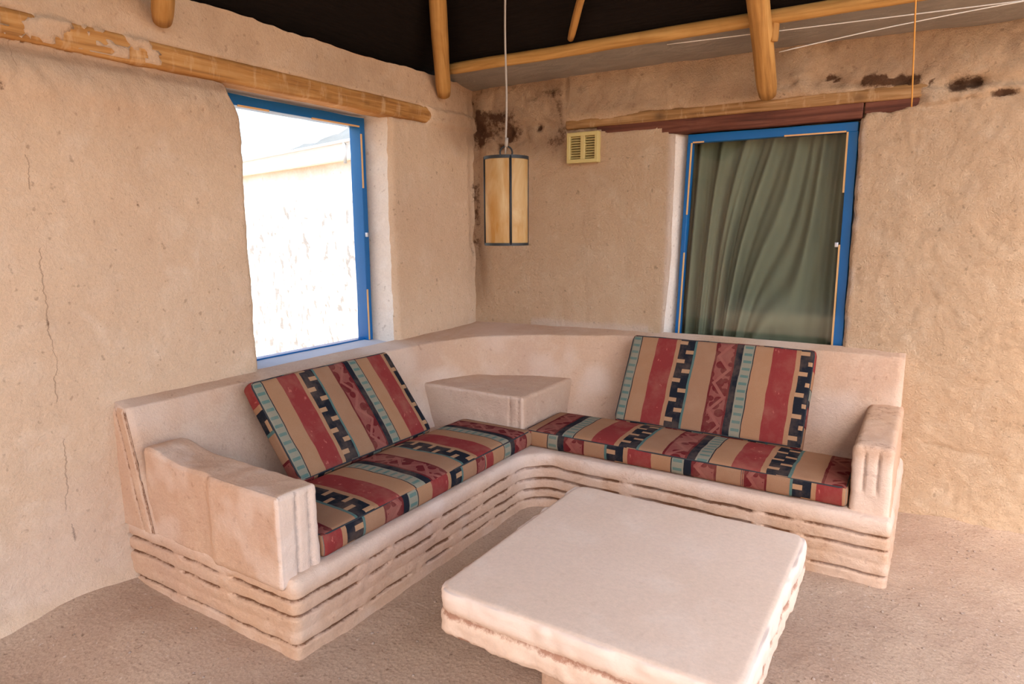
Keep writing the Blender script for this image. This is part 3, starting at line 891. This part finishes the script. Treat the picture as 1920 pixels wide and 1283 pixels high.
path = fillet([(-.03, -2.735), (1.095, -2.715), (1.085, -.985), (2.925, -.985), (2.93, .02)], [0, .03, .17, .025, 0])
T = np.gradient(path, axis=0); T /= np.linalg.norm(T, axis=1, keepdims=True)
Nn = np.stack([T[:, 1], -T[:, 0]], -1)          # points out of the bench
ZT = .318
zr = np.unique(np.round(np.concatenate([np.linspace(-.06, ZT - .03, 34)] + [np.linspace(g - .018, g + .018, 15) for g in (.235, .168, .105, .05)]), 4))
rows = [(z, 0.0) for z in zr] + [(ZT - .03 + .03 * math.sin(a), -.03 * (1 - math.cos(a))) for a in np.linspace(.25, math.pi / 2, 5)]
S = np.concatenate([[0], np.cumsum(np.linalg.norm(np.diff(path, axis=0), axis=1))])
Vr = []; stn = []; pal = []
def gauss(x, w): return np.exp(-(x / w) ** 2)
def bridges_up(x, y):
    b = np.zeros_like(x)
    for (bx, by, w) in ((.36, -2.73, .03), (.68, -2.72, .035), (1.09, -2.36, .03), (1.09, -2.19, .02), (1.09, -1.86, .035), (1.09, -1.50, .018), (1.10, -1.20, .035),
                        (1.67, -.985, .03), (2.36, -.985, .025), (2.54, -.985, .025)):
        b = np.maximum(b, sstep(w * 1.5, w * .7, np.hypot(x - bx, y - by)))
    return b
def bridges_lo(x, y):
    b = np.zeros_like(x)
    for (bx, by, w) in ((.36, -2.73, .03), (1.09, -2.36, .03), (1.09, -2.02, .06), (1.09, -1.72, .05), (1.09, -1.40, .025), (1.12, -1.12, .03), (1.5, -.985, .05), (2.0, -.985, .05), (2.57, -.985, .03)):
        b = np.maximum(b, sstep(w * 1.5, w * .7, np.hypot(x - bx, y - by)))
    return b
bu = bridges_up(path[:, 0], path[:, 1]); bl = bridges_lo(path[:, 0], path[:, 1])
p1 = np.stack([S, S * 0, S * 0], -1)
wz = .0045 * fbm(p1, 3.5, 3, 3)
mid_on = sstep(-2.05, -1.95, path[:, 1]) * (path[:, 0] < 1.5)
for z, off in rows:
    q = np.stack([path[:, 0], path[:, 1], np.full(len(path), z)], -1)
    d = .007 * fbm(q, 3, 3, 11) + .005 * fbm(q, 14, 3, 12) + .0022 * fbm(q, 45, 2, 13)
    gr = np.zeros(len(path))
    var = .75 + .5 * fbm(p1, 5, 2, 15)
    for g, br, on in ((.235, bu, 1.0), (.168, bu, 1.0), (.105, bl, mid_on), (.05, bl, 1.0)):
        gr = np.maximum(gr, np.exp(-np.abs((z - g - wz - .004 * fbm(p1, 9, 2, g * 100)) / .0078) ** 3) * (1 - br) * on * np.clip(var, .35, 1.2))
    # courses swell slightly between the joints
    swell = .003 * np.abs(np.sin(np.clip((z - .05) / .0625, 0, 4.2) * math.pi))
    d = d - .024 * gr + swell * (z > .05) + .004 * np.maximum(bu * (z > .12), bl * (z <= .12)) * 0
    d = d + off
    Vr.append(np.stack([path[:, 0] + Nn[:, 0] * d, path[:, 1] + Nn[:, 1] * d, np.full(len(path), z) + .004 * fbm(p1, 4, 2, 6)], -1))
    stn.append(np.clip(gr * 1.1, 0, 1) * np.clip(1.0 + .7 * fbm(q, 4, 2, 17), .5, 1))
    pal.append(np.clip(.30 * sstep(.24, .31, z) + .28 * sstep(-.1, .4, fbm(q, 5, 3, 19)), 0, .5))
V = np.stack(Vr, 0); nr, npth, _ = V.shape
idx = np.arange(nr * npth).reshape(nr, npth)
F = np.stack([idx[:-1, :-1], idx[:-1, 1:], idx[1:, 1:], idx[1:, :-1]], -1).reshape(-1, 4).tolist()
top = idx[-1].tolist()
V = V.reshape(-1, 3)
extra = np.array([[-.03, .02, ZT]])
V = np.concatenate([V, extra]); F.append(top + [len(V) - 1])
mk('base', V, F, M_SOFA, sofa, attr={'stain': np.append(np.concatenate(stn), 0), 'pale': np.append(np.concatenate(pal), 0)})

# backrest: swept along both walls with a sweeping corner
tp = np.array([(.085, -2.735, .838), (.092, -2.2, .840), (.10, -1.6, .842), (.135, -1.08, .842), (.205, -.75, .848), (.345, -.48, .858),
               (.66, -.305, .873), (1.02, -.195, .884), (1.32, -.095, .893), (1.8, -.065, .898), (2.4, -.06, .900), (2.895, -.06, .900)])
def catmull(P, n):
    out = []
    Q = np.concatenate([[2 * P[0] - P[1]], P, [2 * P[-1] - P[-2]]])
    for i in range(1, len(Q) - 2):
        a, b, c, d = Q[i - 1:i + 3]
        for t in np.linspace(0, 1, n, endpoint=False):
            out.append(.5 * (2 * b + (c - a) * t + (2 * a - 5 * b + 4 * c - d) * t * t + (3 * b - a - 3 * c + d) * t ** 3))
    out.append(P[-1]); return np.array(out)
tp = catmull(tp, 14)
T = np.gradient(tp[:, :2], axis=0); T /= np.linalg.norm(T, axis=1, keepdims=True)
Nb = np.stack([T[:, 1], -T[:, 0]], -1)
zz = np.linspace(.30, 1, 18)
Vr = []
LEAN = .145
m = len(tp)
rr = .016
# front surface rows from bottom to top, then rounding, then ledge back to the wall
prof = [(f, None) for f in np.linspace(0, 1, 20)]
for f, _ in prof:
    z = .30 + (tp[:, 2] - .012 - .30) * f
    d = LEAN * (1 - f) + 0 * z
    Vr.append(np.stack([tp[:, 0] + Nb[:, 0] * d, tp[:, 1] + Nb[:, 1] * d, z], -1))
for a in (.5, 1.0, 1.57):
    d = -rr * (1 - math.cos(a))
    Vr.append(np.stack([tp[:, 0] + Nb[:, 0] * d, tp[:, 1] + Nb[:, 1] * d, tp[:, 2] - .012 + .012 * math.sin(a)], -1))
wallp = np.stack([np.where(np.arange(m) < m * .52, 0, tp[:, 0]), np.where(np.arange(m) < m * .52, tp[:, 1], 0.0)], -1)
# wall foot of the ledge
cut = int(np.argmin(np.abs(tp[:, 0] + tp[:, 1])))
wx = np.where(np.arange(m) <= cut, -.02, 0.0); wy = np.where(np.arange(m) <= cut, 0.0, .02)
k = np.arange(m)
wallp = np.zeros((m, 2))
for i_ in range(m):
    if i_ <= cut:
        f = i_ / cut
        yy = tp[i_, 1] if tp[i_, 1] < -1.1 else -1.1 + (1.12) * sstep(-1.1, tp[cut, 1], tp[i_, 1])
        wallp[i_] = (-.02, yy)
    else:
        xx = tp[i_, 0] if tp[i_, 0] > 1.3 else -.02 + 1.32 * (tp[i_, 0] - tp[cut, 0]) / (1.3 - tp[cut, 0])
        wallp[i_] = (xx, .02)
last = Vr[-1]
for f in (.25, .5, .75, 1.0):
    xy = last[:, :2] * (1 - f) + wallp * f
    Vr.append(np.concatenate([xy, (last[:, 2] + .022 * f)[:, None]], 1))
V = np.stack(Vr, 0); nr = len(Vr)
q = V.reshape(-1, 3)
dn = .007 * fbm(q, 4, 3, 23) + .004 * fbm(q, 16, 3, 24)
q = q + np.concatenate([np.tile(Nb, (nr, 1)) * dn[:, None], (dn * .5)[:, None]], 1)
idx = np.arange(nr * m).reshape(nr, m)
F = np.stack([idx[:-1, :-1], idx[:-1, 1:], idx[1:, 1:], idx[1:, :-1]], -1).reshape(-1, 4).tolist()
# end caps, with two raked grooves on the left end
def capface(col, wallx, wally):
    loop = idx[:, col].tolist()
    return loop
Vx = q.tolist()
nb = len(Vx); Vx.append([-.03, -2.74, .30]); F.append(idx[:, 0].tolist()[::1] + [nb])
nb = len(Vx); Vx.append([2.9, .02, .30]); F.append(idx[:, -1].tolist()[::-1] + [nb])
pl = np.clip(.35 * sstep(-.1, .4, fbm(np.array(Vx), 3, 3, 29)), 0, .5)
mk('backrest', Vx, F, M_SOFA, sofa, attr={'pale': pl})
# end plate of the left backrest carrying the raked grooves
ex = np.linspace(0, .62, 56); ez = np.linspace(.30, .835, 60)
EX, EZ = np.meshgrid(ex, ez, indexing='ij')
f = (EZ - .30) / .535
front = .085 + LEAN * (1 - f) + .0
X = EX / .62 * (front + .012) - .012
g = np.zeros_like(X)
for base_off in (.008, .074):
    line = front - base_off
    brk = 1 - gauss(EZ - .545, .022)
    g = np.maximum(g, np.exp(-np.abs((X - line) / .0075) ** 3) * brk * sstep(.24, .30, EZ))
pp = np.stack([X, X * 0, EZ], -1)
Yp = -2.746 - .003 * fbm(pp, 8, 2, 3) + .016 * g + .03 * (1 - sstep(0, .02, .835 - EZ)) * .3
P = np.stack([X, Yp, EZ], -1).reshape(-1, 3)
i = np.arange(P.shape[0]).reshape(X.shape)
F = np.stack([i[:-1, :-1], i[1:, :-1], i[1:, 1:], i[:-1, 1:]], -1).reshape(-1, 4)
mk('back_end', P, F, M_SOFA, sofa, attr={'stain': g.ravel()})

# armrests
def arm_disp_left(V, N):
    d = .006 * fbm(V, 5, 3, 31) + .004 * fbm(V, 20, 3, 32)
    fr = np.clip(N[:, 0], 0, 1)
    for gy in (-2.652, -2.592):
        d -= .013 * gauss(V[:, 1] - gy, .006) * (fr > .5) * sstep(.64, .60, V[:, 2]) * 1.0
    end = (N[:, 1] < -.5)
    d += end * (.010 * sstep(.62, .66, V[:, 0]) - .004 + .004 * gauss(V[:, 0] - .665, .015))
    return d
V, F_, N, _, _ = rbox((.17, -2.733, .28), (1.058, -2.545, .645), .022, (.014, .010, .014), disp=arm_disp_left)
# shoulder that climbs to the backrest
V[:, 2] += (.038 * gauss(V[:, 0] - .22, .13) + .005 * gauss(V[:, 0] - .60, .05)) * sstep(.5, .64, V[:, 2])
# narrower towards the front
st = np.zeros(len(V))
for gy in (-2.652, -2.592):
    st = np.maximum(st, .65 * gauss(V[:, 1] - gy, .007) * (N[:, 0] > .5))
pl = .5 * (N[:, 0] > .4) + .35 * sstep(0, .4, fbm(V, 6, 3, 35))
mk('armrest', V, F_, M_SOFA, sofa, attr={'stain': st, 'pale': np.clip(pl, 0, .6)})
def arm_disp_right(V, N):
    d = .006 * fbm(V, 5, 3, 41) + .004 * fbm(V, 20, 3, 42)
    fr = N[:, 1] < -.4
    for gx, zt in ((2.795, .60), (2.850, .60)):
        d -= .012 * gauss(V[:, 0] - gx, .006) * fr * sstep(zt + .02, zt - .02, V[:, 2]) * sstep(.40, .43, V[:, 2])
    return d
V, F_, N, _, _ = rbox((2.742, -.930, .28), (2.912, -.05, .635), .03, (.008, .014, .014), disp=arm_disp_right)
st = np.zeros(len(V))
for gx in (2.795, 2.850):
    st = np.maximum(st, .7 * gauss(V[:, 0] - gx, .008) * (N[:, 1] < -.4) * sstep(.62, .55, V[:, 2]) * sstep(.38, .44, V[:, 2]))
st = np.maximum(st, .8 * gauss(V[:, 0] - 2.80, .022) * gauss(V[:, 2] - .50, .035) * sstep(-.1, .2, fbm(V, 22, 3, 7)) * (N[:, 1] < -.4))
st = np.maximum(st, .8 * gauss(V[:, 0] - 2.845, .02) * gauss(V[:, 2] - .50, .012) * (N[:, 1] < -.4))
st = np.maximum(st, .30 * (N[:, 2] > .3) * sstep(-.3, .3, fbm(V, 8, 3, 8)))
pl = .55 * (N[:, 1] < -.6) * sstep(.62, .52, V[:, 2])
mk('armrest', V, F_, M_SOFA, sofa, attr={'stain': st, 'pale': pl})

# corner block
def blk(V, N):
    d = .006 * fbm(V, 5, 3, 51) + .004 * fbm(V, 20, 3, 52)
    for gx in (.895, .955):
        d -= .010 * gauss(V[:, 0] - gx, .006) * (N[:, 1] < -.6)
    return d
V, F_, N, _, _ = rbox((.16, -.915, .28), (.985, -.14, .602), .022, (.012, .014, .016), disp=blk)
st = np.zeros(len(V))
for gx in (.895, .955):
    st = np.maximum(st, .5 * gauss(V[:, 0] - gx, .008) * (N[:, 1] < -.6))
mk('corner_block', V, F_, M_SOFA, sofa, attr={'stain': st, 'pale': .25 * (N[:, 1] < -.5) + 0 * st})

# ================================================================== CUSHIONS
def cushion(name, label, L, D, T, mat4, u_top, u_front, u_end, seed, group, flipv=False, bulge=.022, rnd=.022):
    """local x along the length, y across (-y = front), z thickness; mat4 takes local to world"""
    lo = (0, 0, 0); hi = (L, D, T)
    V, F, N, ids, raw = rbox(lo, hi, rnd, (.02, .02, .02))
    a = V[:, 0] / L * 2 - 1; b = V[:, 1] / D * 2 - 1
    full = np.clip(1 - a ** 4, 0, 1) * np.clip(1 - b ** 4, 0, 1)
    nz = np.where(V[:, 2] > T / 2, 1.0, 0.0)
    W = V.copy()
    W[:, 2] += nz * (bulge * full + .006 * fbm(V + seed, 6, 3, seed) * full)
    # soft sides
    W[:, 1] += np.where(V[:, 1] < D / 2, -1, 1) * .008 * np.sin(np.clip(V[:, 2] / T, 0, 1) * np.pi) * (np.abs(b) > .8) + .004 * fbm(V * [1, 0, 1] + seed, 5, 2, 3)
    W[:, 0] += .004 * fbm(V * [0, 1, 1] + seed, 5, 2, 5)
    # uv per loop
    uv = np.zeros((len(F), 4, 2))
    for fi in range(6):
        sel = ids == fi
        R = raw[F[sel]]
        if fi in (4, 5): uv[sel, :, 0] = u_top(R[..., 0]); uv[sel, :, 1] = R[..., 1] + seed
        elif fi in (2, 3): uv[sel, :, 0] = u_front(R[..., 0]); uv[sel, :, 1] = R[..., 2] + .02
        else: uv[sel, :, 0] = u_end(R[..., 1]); uv[sel, :, 1] = R[..., 2] + .02
    def world(A):
        A = np.asarray(A); return A @ np.array(mat4.to_3x3()).T + np.array(mat4.translation)
    Ww = world(W)
    org = world([[L / 2, D / 2, 0]])[0]
    flip = mat4.determinant() < 0
    Ff = F[:, ::-1] if flip else F
    if flip: uv = uv[:, ::-1]
    root = thing(name, label, 'cushion', org.tolist(), group)
    mk('cover', Ww, Ff, M_FABRIC, root, uv=uv.reshape(-1, 2))
    # dark piping round the upper edge
    e = rnd * .30
    ring = fillet([(e, D / 2), (e, e), (L - e, e), (L - e, D - e), (e, D - e), (e, D / 2 + .001)], [0, .03, .03, .03, .03, 0], .03)
    zz = T - e + 0 * ring[:, 0]
    pts = world(np.concatenate([ring, zz[:, None]], 1))
    V2, F2 = tube(pts, .0042, 6, cap=False)
    mk('piping', V2, F2, M_PIPING, root)
    return root

GS = 'striped seat cushions of the bench'
GB = 'striped back cushions of the bench'
# right seat: local x=+X, local y=+Y
Mt = Matrix.Translation((1.005, -.935, .322))
def ufR(x):
    return np.where(x < 1.27, .52 - (x - .58) / .74, .945 - (x - 1.27) / .62)
cushion('seat_cushion', 'striped seat cushion lying on the right arm of the bench under the curtained window', 1.728, .452, .10, Mt,
        lambda x: .68 + x / .772, ufR, lambda y: .60 + y / .9, 1.7, GS)
# left seat: local x = -Y (from the block to the arm), local y = -X ... front at local y=0
Mt = Matrix(((0, -1, 0, 1.055), (-1, 0, 0, -.932), (0, 0, 1, .322), (0, 0, 0, 1)))
def ufL(x):
    y = -.932 - x
    return np.where(y > -1.41, .68 + x / .737, .52 - (-1.678 - y) / .69)
cushion('seat_cushion', 'striped seat cushion lying on the left arm of the bench below the bright window', 1.605, .497, .10, Mt,
        lambda x: .68 + x / .737, ufL, lambda y: .60 + y / .9, 3.1, GS)
# right back cushion: leaning. local x = +X, local y up the slope, local z towards the room
def frame_mat(o, ex, ey, ez):
    return Matrix(((ex[0], ey[0], ez[0], o[0]), (ex[1], ey[1], ez[1], o[1]), (ex[2], ey[2], ez[2], o[2]), (0, 0, 0, 1)))
def unit(v): v = np.array(v, float); return v / np.linalg.norm(v)
ey = unit((0, .30, .50)); ez = unit(np.cross((1, 0, 0), ey))
fb = np.array((1.375, -.475, .425)); T_ = .085
o_ = fb - ez * T_
cushion('back_cushion', 'striped back cushion propped under the curtained window', 1.09, .575, T_, frame_mat(o_, np.array((1, 0, 0)), ey, ez),
        lambda x: -.008 + x / .695, lambda x: .3 + x / .7, lambda y: .60 + y / .7, 5.3, GB, bulge=.012)
# left back cushion: local x = +Y, local y up the slope (-x direction), local z towards the room
ex = np.array((0, 1, 0.0)); ey = unit((-.345, 0, .445)); ez = unit(np.cross(ex, ey))
if ez[0] < 0: ez = -ez
fb = np.array((.545, -2.205, .425)); o_ = fb - ez * T_
cushion('back_cushion', 'striped back cushion leaning below the bright open window', .975, .555, T_, frame_mat(o_, ex, ey, ez),
        lambda x: -.006 + x / .637, lambda x: .3 + x / .7, lambda y: .28 + (.555 - y) * 1.15, 7.9, GB, bulge=.012)

# ================================================================== TABLE
tb = thing('coffee_table', 'low square plaster coffee table with thick grooved top in front of the bench', 'table', (2.16, -2.06, 0))
def tdisp(V, N):
    sd = (np.abs(N[:, 2]) < .75)
    p1 = V * [1, 1, 0]
    zg = .335 + .006 * fbm(p1, 5, 2, 3)
    d = .0015 * fbm(V, 6, 3, 61) + sd * (.008 * fbm(V, 7, 3, 62) + .008 * fbm(V, 24, 3, 63))
    d -= sd * .012 * gauss(V[:, 2] - zg, .011)
    d -= (N[:, 2] < 0) * .012 * np.clip(fbm(V, 14, 3, 64), 0, 1)
    return d
V, F_, N, _, _ = rbox((1.655, -2.600, .250), (2.66, -1.525, .420), .028, (.016, .016, .012), rv=.07, disp=tdisp)
# slightly tapered outline, as the photo's table is not quite square
zg = .335 + .006 * fbm(V * [1, 1, 0], 5, 2, 3)
side = np.abs(N[:, 2]) < .8
st = side * (.95 * gauss(V[:, 2] - zg + .002, .013) * (.75 + .5 * fbm(V, 5, 2, 67)))
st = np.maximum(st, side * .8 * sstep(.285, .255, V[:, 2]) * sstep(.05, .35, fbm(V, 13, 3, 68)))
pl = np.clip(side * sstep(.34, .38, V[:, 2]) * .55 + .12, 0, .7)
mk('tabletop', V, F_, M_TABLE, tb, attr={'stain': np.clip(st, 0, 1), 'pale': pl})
V, F_, N, _, _ = rbox((1.925, -2.345, -.06), (2.40, -1.80, .262), .012, .03, disp=lambda V, N: .004 * fbm(V, 8, 3, 71))
mk('pedestal', V, F_, M_SOFA, tb)

# ================================================================== LANTERN
LX, LY = 1.03, -1.158
ln = thing('hanging_lantern', 'amber cylindrical lantern with black iron frame hanging in the corner', 'lamp', (LX, LY, 1.505))
R_ = .115; zb_, zt_ = 1.515, 1.965
viewa = math.atan2(CAM.y - LY, CAM.x - LX)
def ringpts(r, z, n=48):
    a = np.linspace(0, 2 * np.pi, n, endpoint=False)
    return np.stack([LX + r * np.cos(a), LY + r * np.sin(a), np.full(n, z)], -1)
def band(r0, r1, z0, z1, n=48):
    P = [ringpts(r, z, n) for r, z in ((r0, z0), (r1, z0), (r1, z1), (r0, z1))]
    V = np.concatenate(P); F = []
    for k in range(4):
        for j in range(n):
            j2 = (j + 1) % n; k2 = (k + 1) % 4
            F.append([k * n + j, k * n + j2, k2 * n + j2, k2 * n + j])
    return V, F
mk('top_ring', *band(R_ - .006, R_ + .004, zt_ - .012, zt_ + .004), M_BLACK_IRON, ln, smooth=False)
mk('bottom_ring', *band(R_ - .006, R_ + .004, zb_ - .006, zb_ + .008), M_BLACK_IRON, ln, smooth=False)
bar_a = [viewa + math.radians(11) + k * math.pi / 2 for k in range(4)]
for a in bar_a:
    c = np.array((LX + R_ * math.cos(a), LY + R_ * math.sin(a)))
    V, F_ = tube([(c[0], c[1], zb_), (c[0], c[1], (zb_ + zt_) / 2), (c[0], c[1], zt_)], .0065, 8)
    mk('bar', V, F_, M_BLACK_IRON, ln)
for k in range(4):
    a0, a1 = bar_a[k] + .03, bar_a[k] + math.pi / 2 - .03
    aa = np.linspace(a0, a1, 14); za = np.linspace(zb_ + .004, zt_ - .006, 16)
    A, Zz = np.meshgrid(aa, za, indexing='ij')
    out = []
    for r in (R_ - .001, R_ - .004):
        rr_ = r + .0015 * fbm(np.stack([A, Zz * 8, A * 0], -1), 2, 2, k)
        out.append(np.stack([LX + rr_ * np.cos(A), LY + rr_ * np.sin(A), Zz], -1).reshape(-1, 3))
    i = np.arange(A.size).reshape(A.shape)
    f = np.stack([i[:-1, :-1], i[1:, :-1], i[1:, 1:], i[:-1, 1:]], -1).reshape(-1, 4)
    mk('shade_panel', out[0], f, M_PAPER, ln)
# top cross bars and ring handle
da = np.array((math.cos(viewa + 1.57), math.sin(viewa + 1.57)))
V, F_ = tube([(LX - R_ * da[0], LY - R_ * da[1], zt_ - .004), (LX, LY, zt_ - .002), (LX + R_ * da[0], LY + R_ * da[1], zt_ - .004)], .005, 6)
mk('cross_bar', V, F_, M_BLACK_IRON, ln)
t = np.linspace(0, 2 * np.pi, 28, endpoint=False)
V, F_ = tube(np.stack([LX + .032 * np.cos(t) * da[0], LY + .032 * np.cos(t) * da[1], zt_ + .026 + .032 * np.sin(t)], -1), .0045, 8, closed=True)
mk('hanging_ring', V, F_, M_BLACK_IRON, ln)
czs = np.linspace(zt_ + .02, 3.72, 40)
cp = np.stack([LX + .006 * np.sin(czs * 9) * np.exp(-(czs - 2) * 1.2), LY + 0 * czs, czs], -1)
V, F_ = tube(cp, .0052, 8)
mk('cord', V, F_, M_CORD, ln)
V, F_ = tube([(LX, LY, zt_ + .055), (LX + .004, LY, zt_ + .10)], .009, 8)
mk('cord_knot', V, F_, M_CORD, ln)

# ================================================================== WALL VENT
vt = thing('wall_vent', 'cream louvred vent box under the beam on the back wall', 'vent', (.92, -.02, 2.03))
VX0, VX1, VZ0, VZ1 = .803, 1.036, 2.032, 2.232
fr = [box((VX0, -.045, VZ0), (VX1, .0, VZ0 + .026), .004), box((VX0, -.045, VZ1 - .026), (VX1, .0, VZ1), .004),
      box((VX0, -.045, VZ0 + .02), (VX0 + .026, .0, VZ1 - .02), .004), box((VX1 - .026, -.045, VZ0 + .02), (VX1, .0, VZ1 - .02), .004),
      box((.905, -.043, VZ0 + .02), (.938, .0, VZ1 - .02), .004)]
mk('frame', *join(fr), M_VENT, vt)
mk('back_plate', *box((VX0 + .01, -.012, VZ0 + .01), (VX1 - .01, -.004, VZ1 - .01), .001), M_VENT_D, vt)
for k in range(9):
    z = VZ0 + .036 + k * .0165
    for a, b in ((VX0 + .027, .904), (.939, VX1 - .027)):
        V, F_ = box((a, -.036, z), (b, -.014, z + .005), .001)
        V = np.asarray(V).copy(); V[:, 2] += (V[:, 1] + .025) * .45
        mk('slat', V, F_, M_VENT, vt)

# ================================================================== OUTSIDE THE LEFT WINDOW
nb_ = thing('neighbouring_house', 'sunlit whitish adobe house with white roof edge outside the left window', 'house', (-2.8, .75, 0))
pa = np.array((-.9, .23)); dirv = np.array((-math.cos(.262), math.sin(.262)))
nrm = np.array((-math.sin(.262), -math.cos(.262)))
LL = 10.0
gu = np.linspace(0, LL, 340); gz = np.linspace(-.1, 2.26, 100)
GU, GZ = np.meshgrid(gu, gz, indexing='ij')
pp = np.stack([GU, GU * 0, GZ], -1)
dd = .02 * fbm(pp, 2, 3, 3) + .012 * fbm(pp, 9, 4, 5)
P = np.stack([pa[0] + dirv[0] * GU + nrm[0] * dd, pa[1] + dirv[1] * GU + nrm[1] * dd, GZ], -1).reshape(-1, 3)
i = np.arange(P.shape[0]).reshape(GU.shape)
F = np.stack([i[:-1, :-1], i[1:, :-1], i[1:, 1:], i[:-1, 1:]], -1).reshape(-1, 4)
stn_ = .9 * sstep(.12, .40, fbm(pp * [1, 1, .6], 20, 4, 9)) * sstep(2.3, 1.6, GZ)
mk('wall', P, F, M_OUT, nb_, attr={'stain': stn_.ravel()})
def slab(u0, u1, d0, d1, z0, z1):
    V = []
    for z in (z0, z1):
        for u, d in ((u0, d0), (u1, d0), (u1, d1), (u0, d1)):
            V.append((pa[0] + dirv[0] * u + nrm[0] * d, pa[1] + dirv[1] * u + nrm[1] * d, z))
    return V, [(3, 2, 1, 0), (4, 5, 6, 7), (0, 1, 5, 4), (1, 2, 6, 5), (2, 3, 7, 6), (3, 0, 4, 7)]
mk('roof', *slab(0, LL, -3.0, .10, 2.24, 2.40), M_WHITE, nb_, smooth=False, label='white roof edge')
V, F_ = tube([(pa[0] + dirv[0] * u + nrm[0] * .13, pa[1] + dirv[1] * u + nrm[1] * .13, 2.385) for u in np.linspace(0, LL, 12)], .018, 8)
mk('gutter_pipe', V, F_, M_PIPE, nb_)
for u in (.75, 3.4):
    V, F_ = tube([(pa[0] + dirv[0] * u + nrm[0] * .13, pa[1] + dirv[1] * u + nrm[1] * .13, z) for z in (2.38, 2.3, 2.19)], .016, 8)
    mk('drain_pipe', V, F_, M_PIPE, nb_)

# distant hillside
hx = np.linspace(-150, 10, 120); hy = np.linspace(40, 130, 60)
def hill(P):
    r = np.exp(-((P[:, 1] - 105) / 32) ** 2) * (27 + 4 * fbm(P, .05, 4, 3)) * (.55 + .45 * sstep(-150, -95, P[:, 0]))
    return r + 1.2 * fbm(P, .25, 3, 7) * sstep(2, 8, r) - 3.5
P, F = grid_mesh(hx, hy, hill)
mk('hillside', P, F, M_HILL, kind='structure')

# ================================================================== PEBBLES
rng = np.random.default_rng(4)
n = 2600
px = rng.uniform(.05, 3.9, n); py = rng.uniform(-3.6, -.1, n)
ok = ~((px < 1.12) & (py > -2.76)) & ~((py > -1.0) & (px < 2.95)) & ~((px > 1.9) & (px < 2.42) & (py > -2.37) & (py < -1.78))
px, py = px[ok], py[ok]; n = len(px)
pz = floor_z(np.stack([px, py, px * 0], -1))
sz = .0022 + .0075 * rng.random(n) ** 5
oct_ = np.array([(1, 0, 0), (-1, 0, 0), (0, 1, 0), (0, -1, 0), (0, 0, .7), (0, 0, -.7)], float)
of = np.array([(0, 2, 4), (2, 1, 4), (1, 3, 4), (3, 0, 4), (2, 0, 5), (1, 2, 5), (3, 1, 5), (0, 3, 5)])
ang = rng.uniform(0, 6.28, n)
c, s_ = np.cos(ang), np.sin(ang)
jit = 1 + .5 * (rng.random((n, 6, 3)) - .5)
O = oct_[None] * jit
X = O[..., 0] * c[:, None] - O[..., 1] * s_[:, None]; Y = O[..., 0] * s_[:, None] + O[..., 1] * c[:, None]
V = np.stack([px[:, None] + X * sz[:, None], py[:, None] + Y * sz[:, None], pz[:, None] + (O[..., 2] + .3) * sz[:, None]], -1).reshape(-1, 3)
F = (of[None] + (np.arange(n) * 6)[:, None, None]).reshape(-1, 3)
o = mk('gravel', V, F, m_plain('small stones', srgb(186, 160, 140), .9, .15, .5, .2, 14))
o['kind'] = 'stuff'
tag(o, 'small pebbles scattered over the dirt floor', 'gravel')
